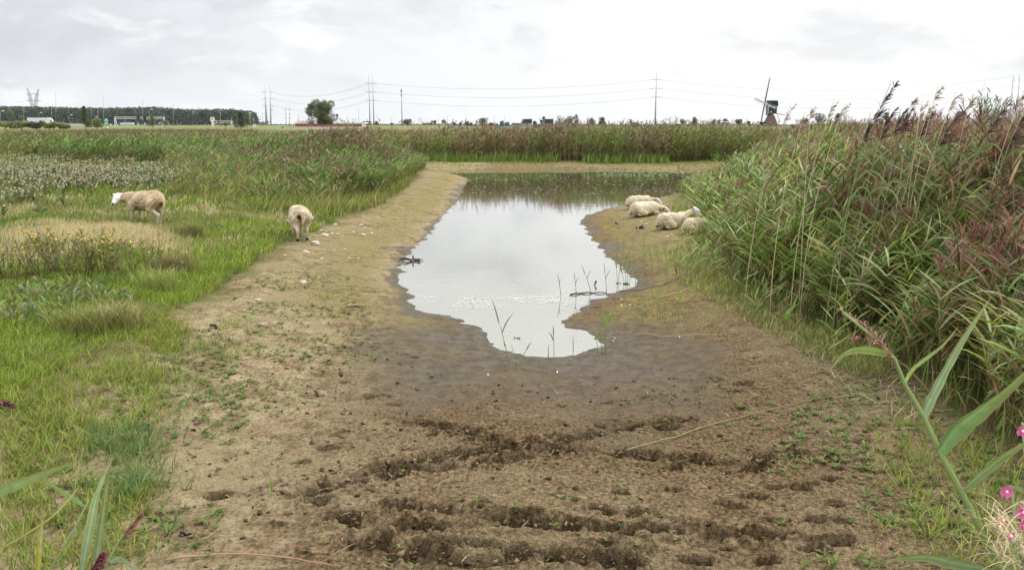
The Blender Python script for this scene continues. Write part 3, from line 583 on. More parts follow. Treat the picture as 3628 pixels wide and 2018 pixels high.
def reeds_right():
    rng = np.random.default_rng(14); nb = NB(); nd = NB()
    for lo, hi, n, LW, ns, nl, nf, LL in ((3.5, 10.5, 2900, .021, 4, 13, 22, .46), (10.5, 15, 3400, .023, 3, 12, 18, .44), (15, 24, 4200, .03, 3, 9, 22, .44), (24, 44, 6000, .038, 2, 8, 12, .45), (44, 60, 3500, .05, 2, 6, 8, .45)):
        poly = [np.array((1.5, lo)), np.array((.66 * hi + 1.5, lo)), np.array((.66 * hi + 1.5, hi)), np.array((1.5, hi))]
        X = scatter(rng, poly, n, lambda x, y: inpoly(x, y, GR_POLY) * (x < .66 * y + 1.2) * ss(distpl(x, y, GR_EDGE) + .9 * (fbm(x / .6, y / .6, 4, 2) - .5), -.1, .4) * (.25 + .75 * ss(fbm(x / .45, y / .5, 14, 2), .36, .52)))
        e = gedge_d(X, GR_EDGE)
        H = ((1.0 + 1.17 * ss(e, .0, 1.3)) if lo < 12 else (.70 + 1.47 * ss(e, .0, 3.2))) * (.66 + .44 * rng.random(len(X))) * (.86 + .42 * (fbm(X[:, 0] / .8, X[:, 1] / .8, 31, 2) - .4))
        H = H * (1 - .35 * ss(X[:, 1], 14, 20) * (1 - ss(e, 1, 5)))
        tone = fbm(X[:, 0] / 1.5, X[:, 1] / 1.8, 32, 3)
        green = (tone < .52 + .3 * (1 - ss(e, .3, 1.5)) + .06 * ss(X[:, 1], 11, 15) - .17 * ss(X[:, 0] / X[:, 1], .26, .42)) | ((X[:, 1] > 13) & (e < 2.5))
        for m, cl, pl in ((green, ((.085, .16, .025), (.13, .21, .03), (.18, .26, .05), (.28, .33, .06), (.36, .40, .20), (.24, .2, .07)), .12), (~green, ((.18, .14, .055), (.11, .16, .045), (.24, .16, .08), (.14, .19, .05), (.34, .25, .13), (.26, .17, .08), (.24, .30, .12), (.16, .26, .05), (.18, .24, .07)), .52)):
            reeds(nb, rng, on_ground(X[m]), H[m], cl, nl, ns, LL, LW, pl, nf, lean=.10, bend=.15, spread=.8, lowleaf=.30, PL=.27, fw=.007 if lo < 15 else .012, pseg=3 if lo < 15 else 2, plumecols=((.15, .06, .04), (.22, .10, .065), (.11, .05, .035), (.24, .15, .09)))
    # undergrowth: bright grass at the foot and dead leaves inside
    T2 = scatter(rng, VP([(1690,520),(1700,575),(1740,600),(1790,640),(1800,600),(1770,560),(1740,540)]), 30); X = np.repeat(T2, 26, 0) + rng.standard_normal((30 * 26, 2)) * .12; grass_nb(nb, rng, X, GREEN + OLIVE, .30, .012, 3, th0=.2, th1=.9)
    X = scatter(rng, GR_POLY, 6500, lambda x, y: (y < 24) * (x < .66 * y + 1) * (1 - ss(distpl(x, y, GR_EDGE), .5, 2.2)))
    grass_nb(nb, rng, X, ((.13, .23, .035), (.18, .27, .05), (.10, .18, .03), (.24, .26, .08)), .42, .013, 3, th0=.2, th1=1.1)
    X = scatter(rng, GR_POLY, 7000, lambda x, y: (y < 16) * (x < .66 * y + 1) * 1.0); grass_nb(nb, rng, X, ((.20, .14, .06), (.28, .20, .10), (.14, .09, .04)), .5, .014, 3, th0=.5, th1=1.6)
    # thin yellow green grass and scattered young reeds on the bank in front of the bed
    zone = VP([(1775,590),(1810,620),(1900,720),(2100,830),(2250,930),(2150,950),(1950,850),(1780,750),(1670,690),(1680,635)])
    X = scatter(rng, zone, 7000, lambda x, y: ss(fbm(x / .4, y / .5, 141, 3) - .09 * distpl(x, y, GR_EDGE), .24, .46)); grass_nb(nb, rng, X, OLIVE + GREEN + STRAW[:1], .11, .008, 2, th0=.3, th1=1.2)
    X = scatter(rng, zone, 90, lambda x, y: 1 - ss(distpl(x, y, GR_EDGE), .2, 1.2)); reeds(nb, rng, on_ground(X), .25 + .45 * rng.random(len(X)), ((.16, .28, .05), (.22, .33, .07), (.28, .32, .09)), 5, 3, .26, .016, 0, 0, lean=.06, bend=.08, spread=2)
    tag(nb.build('shore_reeds', LEAF), kind='stuff')
    # pale dead stalks left from last year
    X = scatter(rng, GR_POLY, 900, lambda x, y: (y < 17) * (x < .64 * y + .5) * ss(distpl(x, y, GR_EDGE), .2, 1.0) * np.where(fbm(x / 1.2, y / 1.2, 35, 2) > .5, 1, .15)); P = on_ground(X); n = len(P); H = (.9 + 1.4 * rng.random(n)) * (.55 + .45 * ss(gedge_d(X, GR_EDGE), .2, 1.2))
    reeds(nd, rng, P, H, ((.40, .30, .16),), 2, 3, .25, .012, 0, 0, stem_r=.005, lean=.1, bend=.08, spread=1.5, stemcols=((.55, .46, .30), (.46, .36, .22), (.62, .54, .38), (.36, .24, .14)))
    tag(nd.build('dead_reed_stalks', DRYM), kind='stuff')
reeds_right()
def small_cover():
    rng = np.random.default_rng(15); nb = NB()
    # seedlings and rosettes on the drying mud
    zones = [(VP([(2000,1000),(2250,950),(2420,1080),(2576,1180),(2600,1433),(1980,1433),(1900,1250)]), 520, .045), (VP([(1550,1000),(2050,900),(2200,930),(2100,1433),(1500,1433)]), 150, .03), (VP([(0,1100),(330,900),(560,840),(640,1000),(520,1433),(0,1433)]), 620, .05), (VP([(480,800),(700,680),(900,700),(980,900),(700,1100),(500,1000)]), 800, .035), (VP([(550,1100),(1500,1150),(1500,1433),(500,1433)]), 50, .025)]
    for poly, n, L in zones:
        X = scatter(rng, poly, n, lambda x, y: ss(fbm(x / .6, y / .6, 44, 3), .35, .6)); P = on_ground(X); P[:, 2] += .008; s_ = .5 + rng.random(n)
        for j in range(7): nb.add(*strips(P, 6.28 * rng.random(n), .7 + .5 * rng.random(n), 1.5 + .3 * rng.random(n), L * s_ * (.6 + .6 * rng.random(n)), .013 * s_, 2, vcol(rng, n, ((.13, .19, .045), (.17, .22, .065), (.10, .15, .035), (.19, .18, .065))), w0=.4, w1=.4, bulge=.6))
    # sparse grass tufts: reddish and green, left front and right front
    for poly, nt_, L, cl in ((VP([(0,990),(120,925),(330,835),(420,790),(480,840),(430,900),(380,1100),(360,1433),(0,1433)]), 980, .11, GREEN + GREEN + OLIVE + ((.22, .13, .06),)), (VP([(250,1080),(380,1090),(400,1230),(250,1280),(180,1200)]), 60, .16, ((.10, .17, .06), (.14, .21, .07))), (VP([(2200,950),(2420,1080),(2600,1190),(2600,1433),(2300,1433),(2200,1150)]), 120, .12, GREEN + OLIVE), (VP([(380,880),(640,780),(700,850),(560,960),(420,980)]), 90, .07, GREEN), (VP([(2100,820),(2250,920),(2200,960),(2000,850)]), 60, .2, OLIVE)):
        T_ = scatter(rng, poly, nt_, lambda x, y: ss(fbm(x / .7, y / .7, 47, 3), .16, .58)); X = np.repeat(T_, 14, 0) + rng.standard_normal((len(T_) * 14, 2)) * np.repeat(rng.uniform(.02, .10, (len(T_), 1)), 14, 0)
        grass_nb(nb, rng, X, cl, L, .006, 3, th0=.4, th1=1.2, spread=2)
    X = scatter(rng, VP([(500,780),(640,690),(760,610),(960,520),(1120,460),(1140,500),(1040,600),(980,720),(960,850),(800,1050),(560,1150),(300,1200),(120,1040),(330,880)]), 9000, lambda x, y: ss(fbm(x / .35, y / .3, 88, 3), .46, .62)); grass_nb(nb, rng, X, OLIVE + GREEN[:2], .045, .008, 2, th0=.5, th1=1.4)
    # crumbs and clods of drying mud
    cl_ = []
    X = scatter(rng, VP([(560,900),(1000,880),(1150,960),(1600,960),(2000,880),(2250,960),(2500,1433),(250,1433)]), 2600, lambda x, y: np.where(distpl(x, y, BANDS[0][0]) < .3, 1, .16) + sum((distpl(x, y, b[0]) < b[1] * 1.6) * .5 for b in BANDS)); n = len(X); s_ = .004 + .013 * rng.random(n) ** 2.6; P = on_ground(X)
    P[:, 2] += s_ * .4; B = np.array([(-1, -1, -1), (1, -1, -1), (1, 1, -1), (-1, 1, -1), (-1, -1, 1), (1, -1, 1), (1, 1, 1), (-1, 1, 1)]) * .62
    V = P[:, None] + (B[None] + .45 * rng.standard_normal((n, 8, 3))) * s_[:, None, None] * np.array((1.2, 1, .8)); Fq = np.array([(0, 3, 2, 1), (4, 5, 6, 7), (0, 1, 5, 4), (1, 2, 6, 5), (2, 3, 7, 6), (3, 0, 4, 7)]); F = (np.arange(n)[:, None, None] * 8 + Fq[None]).reshape(-1, 4)
    nm = NB(); nm.add(V, F, np.repeat(vcol(rng, n, ((.13, .085, .045), (.17, .115, .062), (.085, .055, .03), (.20, .145, .085))), 8, 0)); tag(nm.build('mud_crumbs', leafmat('mud_crumb', .95, .05, 0)), kind='stuff')
    # dead leaf litter on the mud
    X = scatter(rng, VP([(300,900),(2250,900),(2450,1100),(2576,1433),(100,1433)]), 420); n = len(X); P = on_ground(X); P[:, 2] += .012
    nb.add(*strips(P, 6.28 * rng.random(n), 1.5, 1.6, .05 + .12 * rng.random(n) ** 2, .006, 2, vcol(rng, n, ((.45, .36, .22), (.30, .22, .12), (.2, .13, .07)))))
    X = scatter(rng, VP([(2000,820),(2250,940),(2420,1100),(2250,1100),(2000,900)]), 500); n = len(X); P = on_ground(X); P[:, 2] += .02
    nb.add(*strips(P, .3 + .9 * rng.standard_normal(n), 1.45, 1.62, .12 + .25 * rng.random(n), .008, 2, vcol(rng, n, ((.45, .36, .22), (.30, .24, .12), (.2, .22, .09), (.16, .2, .1)))))
    tag(nb.build('mud_seedlings', GRASS), kind='stuff')
    # scum: pale flecks drifting on the water
    nf = NB()
    def flecks(X, s0, s1, col):
        n = len(X); a = 6.28 * rng.random(n); s_ = s0 + (s1 - s0) * rng.random(n) ** 2; V = np.empty((n, 4, 3))
        for k in range(4): V[:, k] = np.column_stack([X[:, 0] + s_ * np.cos(a + k * 1.57) * (1.0 + .5 * (k % 2)), X[:, 1] + s_ * np.sin(a + k * 1.57), np.full(n, .004)])
        nf.add(V, np.arange(n * 4).reshape(n, 4), np.repeat(vcol(rng, n, col, var=.1), 4, 0).reshape(n, 4, 3))
    wp = lambda pts: [atz(x * K, y * K, 0)[:2] for x, y in pts]
    inw = lambda x, y: inpoly(x, y, SHORE) * 1.0
    W_ = ((.75, .74, .68), (.62, .60, .52), (.82, .82, .78))
    flecks(scatter(rng, wp([(1040,735),(1200,745),(1330,745),(1500,742),(1480,765),(1330,775),(1180,775),(1060,760)]), 800, lambda x, y: inw(x, y) * ss(fbm(x / .5, y / .25, 51, 3), .4, .6)), .004, .014, W_)
    flecks(scatter(rng, wp([(1130,748),(1330,748),(1450,743),(1400,762),(1250,768),(1140,762)]), 650, lambda x, y: inw(x, y) * ss(fbm(x / .3, y / .15, 52, 3), .42, .6)), .004, .016, W_)
    flecks(scatter(rng, wp([(1000,700),(1600,700),(1480,780),(1100,790)]), 700, inw), .004, .013, W_)
    flecks(scatter(rng, wp([(1000,560),(1600,560),(1620,720),(1000,740)]), 420, inw), .006, .018, W_)
    flecks(scatter(rng, wp([(1180,440),(1760,432),(1700,490),(1190,490)]), 700, inw), .02, .05, W_)
    flecks(scatter(rng, wp([(1500,428),(1760,428),(1760,445),(1500,445)]), 260, inw), .03, .07, W_)
    flecks(scatter(rng, wp([(1200,790),(1520,790),(1520,895),(1200,895)]), 160, inw), .004, .012, W_)
    tag(nf.build('floating_scum', pbr('scum', (.7, .69, .62), .8)), kind='stuff')
small_cover()
# ------------------------------------------------------------------ sheep
WOOL = leafmat('wool', .95, .05, 0, bump=.8)
EYE = pbr('eye_dark', (.02, .015, .01), .2)
def capsule(a, b, ra, rb, n=12):
    a, b = np.array(a, float), np.array(b, float); mb = MB(); ax = (b - a) / (np.linalg.norm(b - a) + 1e-9); pts = []; rad = []
    for k in range(5): t = math.pi / 2 * (1 - k / 4); pts.append(a - ax * ra * math.sin(t)); rad.append(max(ra * math.cos(t), .002))
    for k in range(5): t = math.pi / 2 * k / 4; pts.append(b + ax * rb * math.sin(t)); rad.append(max(rb * math.cos(t), .002))
    mb.tube(pts, rad, n); return mb.v, mb.f
def ellipsoid(c, r, rot=None):
    mb = MB(); mb.ell(c, r, 14, 10, M=None if rot is None else np.array(Matrix.Rotation(rot[0], 3, rot[1]))); return mb.v, mb.f
WC, FC, HC, NC, LC, PK, DK = (.50, .385, .25), (.72, .68, .62), (.04, .035, .03), (.035, .03, .03), (.56, .47, .38), (.30, .10, .07), (.07, .02, .015)
def blend_body(prims, vox=.02, sm=7, seed=1, wool=WC, marks=()):
    """union of rounded volumes -> one continuous skin, coloured by the volume each point belongs to"""
    mb = MB(); ref = []
    for (kind, arg, col, woolly) in prims:
        v, f = capsule(*arg) if kind == 'c' else ellipsoid(*arg); mb.add(v, f)
        ref.append((kind, arg, col, woolly))
    me = bpy.data.meshes.new('tmp'); me.from_pydata(mb.v, [], mb.f); ob = bpy.data.objects.new('tmp', me); COL.objects.link(ob)
    r = ob.modifiers.new('r', 'REMESH'); r.mode = 'VOXEL'; r.voxel_size = vox
    s_ = ob.modifiers.new('s', 'SMOOTH'); s_.factor = .5; s_.iterations = sm
    dg = bpy.context.evaluated_depsgraph_get(); new = bpy.data.meshes.new_from_object(ob.evaluated_get(dg)); bpy.data.objects.remove(ob)
    n = len(new.vertices); V = np.empty(n * 3); new.vertices.foreach_get('co', V); V = V.reshape(-1, 3); Nn = np.empty(n * 3); new.vertices.foreach_get('normal', Nn); Nn = Nn.reshape(-1, 3)
    best = np.full(n, 1e9); C = np.zeros((n, 3)); wl = np.zeros(n)
    for kind, arg, col, woolly in ref:
        if kind == 'c':
            a, b = np.array(arg[0], float), np.array(arg[1], float); u = b - a; t = np.clip(((V - a) @ u) / (u @ u + 1e-9), 0, 1)
            d = np.linalg.norm(V - a - t[:, None] * u, axis=1) - (arg[2] + (arg[3] - arg[2]) * t)
        else:
            q = V - np.array(arg[0]); 
            if len(arg) > 2 and arg[2] is not None: q = q @ np.array(Matrix.Rotation(arg[2][0], 3, arg[2][1]))
            rr = np.array(arg[1]); k = np.linalg.norm(q / rr, axis=1); d = (k - 1) * rr.min()
        m = d < best; best[m] = d[m]; C[m] = col; wl[m] = woolly
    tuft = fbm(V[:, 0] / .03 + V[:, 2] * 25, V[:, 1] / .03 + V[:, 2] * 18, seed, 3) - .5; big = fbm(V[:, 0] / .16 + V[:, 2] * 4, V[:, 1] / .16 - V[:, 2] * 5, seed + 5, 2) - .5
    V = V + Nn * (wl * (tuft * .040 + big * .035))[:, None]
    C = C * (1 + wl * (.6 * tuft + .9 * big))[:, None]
    for c, rad, col in marks: k = (1 - ss(np.linalg.norm(V - np.array(c), axis=1), rad * .5, rad))[:, None]; C = C * (1 - k) + np.array(col) * k
    new.vertices.foreach_set('co', V.ravel())
    a = new.attributes.new('Col', 'FLOAT_COLOR', 'POINT'); a.data.foreach_set('color', np.hstack([C.clip(0, 1), np.ones((n, 1))]).astype(np.float32).ravel())
    new.polygons.foreach_set('use_smooth', np.ones(len(new.polygons), bool)); new.update(); return new
def head_prims(h, d, s=1.0, up=(0, 0, 1), dark_ears=True):
    """h: poll, d: unit direction of the muzzle"""
    h = np.array(h, float); d = np.array(d, float); d /= np.linalg.norm(d); side = np.cross(d, up); side /= np.linalg.norm(side); u = np.cross(side, d)
    P = [('c', (h + d * .02, h + d * .11, .078 * s, .066 * s), FC, 0), ('c', (h + d * .10 - u * .012, h + d * .23 - u * .03, .062 * s, .042 * s), FC, 0),
         ('c', (h + d * .02 - u * .055, h + d * .12 - u * .055, .045, .035), FC, 0),
         ('c', (h + d * .262 - u * .034, h + d * .268 - u * .036, .026 * s, .026 * s), NC, 0)]
    eyes = []
    for sg in (1, -1):
        e0 = h + side * sg * .065 + u * .035 - d * .01; e1 = e0 + side * sg * .115 + u * .012 - d * .015
        P.append(('c', (e0, e0 + side * sg * .05 + u * .006, .026, .03), FC, 0)); P.append(('c', (e0 + side * sg * .05 + u * .006, e1, .028, .012), (.10, .07, .06) if dark_ears else FC, 0))
        eyes.append(h + side * sg * .066 + u * .018 + d * .085)
    return P, eyes
def sheep(label, loc, rz, pose, seed, scale=1.0):
    H = [(.27, .095), (.27, -.095)]; P = []; marks = []
    W = tuple(np.array(WC) * (1 + .12 * math.sin(seed * 7.1)))
    W = WC if pose == 'look' else (.57, .475, .345)
    if pose in ('look', 'graze'):
        P += [('e', ((0, 0, .50), (.45, .20, .215)), W, 1), ('e', ((-.27, 0, .535), (.225, .195, .20)), W, 1), ('e', ((.26, 0, .49), (.20, .17, .20)), W, 1), ('e', ((.02, 0, .42), (.30, .17, .14)), W, 1)]
        for i, y in enumerate((.095, -.095)):
            fx = .27 + (.05, -.05)[i] * (1 if pose == 'look' else -.6)
            P += [('c', ((.27, y, .42), (.27, y * 1.05, .33), .09, .055), W, 1), ('c', ((.27, y, .33), ((.27 + fx) / 2 + .01, y, .19), .045, .034), LC, 0), ('c', (((.27 + fx) / 2 + .01, y, .19), (fx, y, .06), .031, .024), LC, 0), ('c', ((fx, y, .055), (fx + .025, y, .02), .027, .032), HC if pose == 'graze' else LC, 0)]
            hx = -.33 + (-.07, .06)[i] * (1 if pose == 'look' else .7)
            P += [('c', ((-.28, y * 1.05, .48), (-.25, y * 1.2, .36), .145, .10), W, 1), ('c', ((-.25, y * 1.2, .36), (-.31, y * 1.12, .28), .085, .055), W, 1), ('c', ((-.29, y * 1.1, .30), (hx - .06, y * 1.1, .215), .052, .036), LC, 0), ('c', ((hx - .06, y * 1.1, .215), (hx - .02, y * 1.1, .06), .034, .026), LC, 0), ('c', ((hx - .02, y * 1.1, .055), (hx + .01, y * 1.1, .02), .028, .033), HC if pose == 'graze' else LC, 0)]
        P += [('c', ((-.46, 0, .60), (-.50, .0, .44), .045, .032), W, 1), ('c', ((-.50, 0, .44), (-.495, .005, .35), .032, .018), W, 1)]
        marks = [((-.47, .07, .50), .075, DK), ((-.47, .06, .40), .07, PK)] if pose == 'graze' else [((-.48, .04, .44), .07, (.14, .07, .04)), ((.1, .14, .31), .10, (.22, .16, .09))]
        if pose == 'look':
            P += [('c', ((.34, 0, .53), (.60, .05, .55), .15, .10), W, 1)]; hp, eyes = head_prims((.64, .10, .575), (-.22, .88, -.42), 1.2)
        else:
            P += [('c', ((.36, 0, .48), (.58, .0, .30), .13, .09), W, 1)]; hp, eyes = head_prims((.60, 0, .27), (.45, .1, -.85))
        P += hp
    else:
        P += [('e', ((0, 0, .20), (.44, .235, .215)), W, 1), ('e', ((-.25, 0, .20), (.23, .235, .20)), W, 1), ('e', ((.24, 0, .215), (.20, .19, .20)), W, 1)]
        for y in (.15, -.15):
            P += [('c', ((-.22, y, .14), (-.08, y * 1.25, .08), .13, .075), W, 1), ('c', ((-.08, y * 1.3, .06), (-.30, y * 1.45, .035), .045, .03), LC, 0), ('c', ((-.30, y * 1.45, .032), (-.36, y * 1.45, .022), .028, .026), HC, 0)]
            P += [('c', ((.28, y * .8, .12), (.40, y * .85, .06), .085, .045), W, 1), ('c', ((.40, y * .85, .05), (.28, y * 1.0, .03), .036, .028), LC, 0)]
        P += [('c', ((-.44, 0, .22), (-.50, .02, .07), .05, .03), W, 1)]
        marks = [((-.44, -.12, .04), .06, DK)]
        if pose == 'rest':        # head laid out in front
            P += [('c', ((.34, 0, .25), (.54, -.02, .21), .13, .085), W, 1)]; hp, eyes = head_prims((.60, -.02, .205), (.80, -.35, -.48), .95, dark_ears=False); marks.append(((.13, -.16, .36), .10, (.45, .47, .42)))
        elif pose == 'up':
            P += [('c', ((.30, 0, .27), (.54, -.02, .41), .145, .088), W, 1)]; hp, eyes = head_prims((.59, -.03, .475), (.50, -.68, -.52), 1.1)
        else:
            P += [('c', ((.34, 0, .23), (.54, -.03, .26), .135, .085), W, 1)]; hp, eyes = head_prims((.58, -.04, .27), (.75, -.35, -.5), .95)
        P += hp
    root = thing('sheep', label, 'sheep', loc, 'sheep around the pond', rz); root.scale = (scale,) * 3
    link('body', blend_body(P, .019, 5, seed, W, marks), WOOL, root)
    for e in eyes: MB().ell(e, (.013, .013, .013), 8, 6).build('eye', EYE, root)
p = gp(520, 793); sheep('cream sheep standing side on at the left, white face turned to the viewer', p, R(157), 'look', 1, 1.03)
p = gp(1062, 846); sheep('sheep grazing with its rump to the viewer at the edge of the mud bank', p, R(113), 'graze', 2, .97)
p = gp(2285, 764); sheep('lying sheep with a faint blue mark on its back, head laid down', p, R(17), 'rest', 3, .90)
p = gp(2306, 738); p = p + np.array((-.25, .55, 0)); p[2] = hz1(p[0], p[1]); sheep('lying sheep mostly hidden behind the blue marked sheep at the water', p, R(8), 'low', 4, .86)
p = gp(2385, 808); sheep('lying sheep with its white head raised and black ears against the reeds', p, R(20), 'up', 5, .90)
p = gp(2482, 824); sheep('lying sheep half hidden in the tall grass, nearest of the resting sheep', p, R(-4), 'low', 6, .82)

# ------------------------------------------------------------------ single reeds and plants in the foreground
GRN, DRYC, PUR = (.17, .27, .10), (.52, .43, .27), (.20, .07, .085)
def path_leaf(nb, pts, W, col, n=22, twist=0.0, tip=(.24, .30, .10)):
    pts = [np.array(p, float) for p in pts]; t = np.linspace(0, len(pts) - 1, n + 1); Q = []
    for s_ in t:                        # Catmull-Rom
        i = min(int(s_), len(pts) - 2); f = s_ - i; p0, p1, p2, p3 = pts[max(i - 1, 0)], pts[i], pts[i + 1], pts[min(i + 2, len(pts) - 1)]
        Q.append(.5 * ((2 * p1) + (p2 - p0) * f + (2 * p0 - 5 * p1 + 4 * p2 - p3) * f * f + (3 * p1 - p0 - 3 * p2 + p3) * f ** 3))
    Q = np.array(Q); m = 9; V = np.empty((1, n + 1, m, 3)); C = np.empty((1, n + 1, m, 3)); rs = np.random.default_rng(int(abs(Q[0].sum()) * 977)); vein = 1 + .16 * rs.standard_normal(m); vein[m // 2] = 1.45; bl = rs.random(n + 1)
    for k in range(n + 1):
        tg = Q[min(k + 1, n)] - Q[max(k - 1, 0)]; tg /= np.linalg.norm(tg) + 1e-9; sd = np.cross(tg, (0, 1, .35)); sd /= np.linalg.norm(sd) + 1e-9; nn = np.cross(sd, tg)
        a = twist * (k / n - .3); sd2 = sd * math.cos(a) + nn * math.sin(a); nn2 = np.cross(sd2, tg)
        s_ = k / n; w_ = .5 * W * (min(1, .45 + 2.2 * s_) if s_ < .25 else max(.04, 1 - ((s_ - .25) / .75) ** 1.8)) * (1 + .06 * rs.standard_normal())
        brown = np.clip((s_ - .84) / .16, 0, 1) * .7
        for j in range(m):
            f = 2 * j / (m - 1) - 1; V[0, k, j] = Q[k] + sd2 * w_ * f + nn2 * w_ * .30 * (1 - abs(f)); c_ = (np.array(col) * (1 - s_) + np.array(tip) * s_) * vein[j] * (.9 + .2 * bl[k])
            if abs(f) > .8: c_ = c_ * .6 + np.array((.34, .33, .12)) * .4
            if rs.random() < .05 and n > 8: c_ = c_ * .5 + np.array((.30, .20, .08)) * .5
            C[0, k, j] = c_ * (1 - brown) + np.array((.38, .29, .14)) * brown
    b = np.arange(n)[:, None] * m; F = np.concatenate([b + np.array([[j, j + 1, j + 1 + m, j + m]]) for j in range(m - 1)]); nb.add(V, F, C)
def plume_nb(nb, rng, axis, n=60, L=.1, col=PUR, wind=(1, 0, -.3), fw=.0022):
    """hanging panicle along an axis polyline"""
    axis = [np.array(a, float) for a in axis]; A = []
    for i in range(n):
        s_ = rng.random() * (len(axis) - 1); k = min(int(s_), len(axis) - 2); A.append((axis[k] * (1 - s_ + k) + axis[k + 1] * (s_ - k), s_ / (len(axis) - 1)))
    P = np.array([a[0] for a in A]); s_ = np.array([a[1] for a in A]); tg = axis[-1] - axis[0]; tg /= np.linalg.norm(tg); wv = np.array(wind, float)
    for q in range(2):
        d0 = tg * .9 + wv * .4 + .35 * rng.standard_normal((n, 3)); az = np.arctan2(d0[:, 1], d0[:, 0]); th = np.arccos((d0[:, 2] / np.linalg.norm(d0, axis=1)).clip(-1, 1))
        c = np.array(col) * (1 + .3 * rng.standard_normal((n, 1))).clip(.4, 1.8)
        nb.add(*strips(P, az, th, np.minimum(th + .9 * rng.random(n), 2.7), L * (1.1 - .75 * s_) * (.6 + .7 * rng.random(n)), fw * (1 + rng.random(n)), 4, c, c * 1.35, roll=rng.standard_normal(n), w0=.5, w1=.3, bulge=.5))
def stem_mb(pts, r0, r1, n=6): return MB().tube(pts, list(np.linspace(r0, r1, len(pts))), n)
STEM = pbr('green_stem', (.20, .27, .09), .5); STEMD = pbr('dry_stem', (.50, .42, .27), .75); STEMR = pbr('red_stem', (.34, .20, .13), .6)
def single_reed(label, group, stem_pts, leaves, plumes, r=(.005, .003), stem_mat=None, name='reed', cat='reed', rng=None):
    """stem_pts world; leaves [(pts, width, colour)]; plumes [(axis pts, n, L, colour)]"""
    rng = rng or np.random.default_rng(len(label)); o = np.array(stem_pts[0]); t = thing(name, label, cat, o, group)
    stem_mb(stem_pts, *r).build('stem', stem_mat or STEM, t, o)
    for pts, W_, c in leaves: nb = NB(); path_leaf(nb, pts, W_, c, twist=rng.uniform(-.5, .9)); nb.build('leaf', LEAF, t, o)
    for ax, n, L, c in plumes:
        nb = NB(); plume_nb(nb, rng, ax, n, L, c, fw=.0016 if o[1] < 4 else .006); nb.build('plume', LEAF, t, o)
    return t
def vp(x, y, Y): return at(x * K, y * K, Y)
g = lambda x, y, Y: vp(x, y, Y)
Y = 1.75; b0 = np.array((1.28, 1.62, .45))
single_reed('tall green reed leaning in from the right edge with broad leaves, drooping pink plume', None, [b0, g(2520,1440,1.66), g(2420,1240,1.68), g(2365,1140,1.7), g(2325,1050,1.73), g(2275,965,1.75), g(2250,902,1.76), g(2200,850,1.78), g(2120,785,1.8)],
  [([g(2365,1140,1.7), g(2410,1085,1.68), g(2490,1020,1.62), g(2560,960,1.55), g(2640,870,1.5)], .046, (.15, .29, .11)), ([g(2325,1050,1.73), g(2350,990,1.75), g(2420,860,1.8), g(2495,745,1.85)], .026, (.22, .33, .19)),
   ([g(2275,965,1.75), g(2300,925,1.78), g(2370,870,1.84), g(2412,820,1.9)], .016, (.26, .36, .10)), ([g(2245,895,1.76), g(2180,880,1.74), g(2125,890,1.72), g(2085,935,1.7)], .020, (.25, .36, .11)),
   ([g(2420,1240,1.68), g(2470,1195,1.66), g(2540,1140,1.64), g(2620,1090,1.6)], .022, (.18, .30, .13)), ([g(2480,1345,1.67), g(2465,1300,1.62), g(2455,1270,1.6), g(2430,1255,1.58)], .012, (.28, .36, .12)), ([g(2520,1440,1.66), g(2400,1418,1.55), g(2330,1402,1.5), g(2225,1408,1.46)], .030, (.20, .32, .16))],
  [([g(2250,905,1.76), g(2215,860,1.77), g(2170,815,1.79), g(2110,778,1.81)], 70, .022, (.30, .17, .13)), ([g(2252,910,1.76), g(2220,870,1.75), g(2180,852,1.74), g(2140,848,1.72)], 36, .017, (.30, .13, .12))], (.0075, .003))
rA = np.random.default_rng(3)
single_reed('green reed at the bottom left with two long upright leaves and a ragged purple plume', None, [np.array((-.95, 1.75, .4)), g(262,1440,1.75), g(270,1415,1.76), g(300,1360,1.78), g(345,1300,1.8)],
  [([g(205,1440,1.7), g(225,1330,1.7), g(245,1240,1.72), g(284,1148,1.75)], .020, (.27, .38, .20)), ([g(238,1440,1.72), g(248,1360,1.72), g(262,1260,1.73), g(280,1150,1.75)], .016, (.24, .34, .17)), ([g(275,1415,1.7), g(300,1405,1.68), g(325,1420,1.66), g(345,1450,1.64)], .022, (.30, .42, .26))],
  [([g(300,1362,1.78), g(325,1325,1.79), g(352,1292,1.8)], 80, .028, (.24, .13, .09))], (.004, .0025))
single_reed('short reed at the bottom left edge with a dark purple bushy plume', None, [np.array((-.93, 1.62, .4)), g(225,1450,1.66), g(240,1415,1.68)], [([g(95,1445,1.6), g(98,1390,1.6), g(103,1340,1.61), g(107,1300,1.62)], .012, (.38, .36, .06))], [([g(222,1450,1.66), g(238,1420,1.67), g(252,1395,1.68)], 80, .032, (.14, .04, .05))], (.004, .003))
single_reed('reed reaching in from the left edge with one long blade pointing right', None, [np.array((-1.35, 1.75, .4)), g(-60,1330,1.7), g(-40,1262,1.7)],
  [([g(-40,1255,1.7), g(30,1225,1.72), g(120,1188,1.75), g(205,1155,1.8)], .024, (.24, .38, .15)), ([g(-40,1400,1.6), g(60,1345,1.66), g(140,1290,1.72), g(205,1215,1.8)], .006, (.50, .46, .16))], [], (.004, .003))
single_reed('thin bent reed shoot with folded leaves at the bottom left', None, [np.array((-1.15, 1.95, .4)), g(120,1440,1.9), g(165,1370,1.92), g(225,1255,1.95)], [([g(212,1272,1.95), g(180,1250,1.95), g(140,1225,1.95), g(98,1195,1.96)], .016, (.22, .38, .17)), ([g(190,1330,1.94), g(175,1350,1.93), g(165,1375,1.92)], .012, (.26, .38, .25)), ([g(225,1255,1.95), g(245,1310,1.94), g(270,1360,1.92), g(280,1400,1.9)], .012, (.16, .24, .10))], [], (.003, .0018))
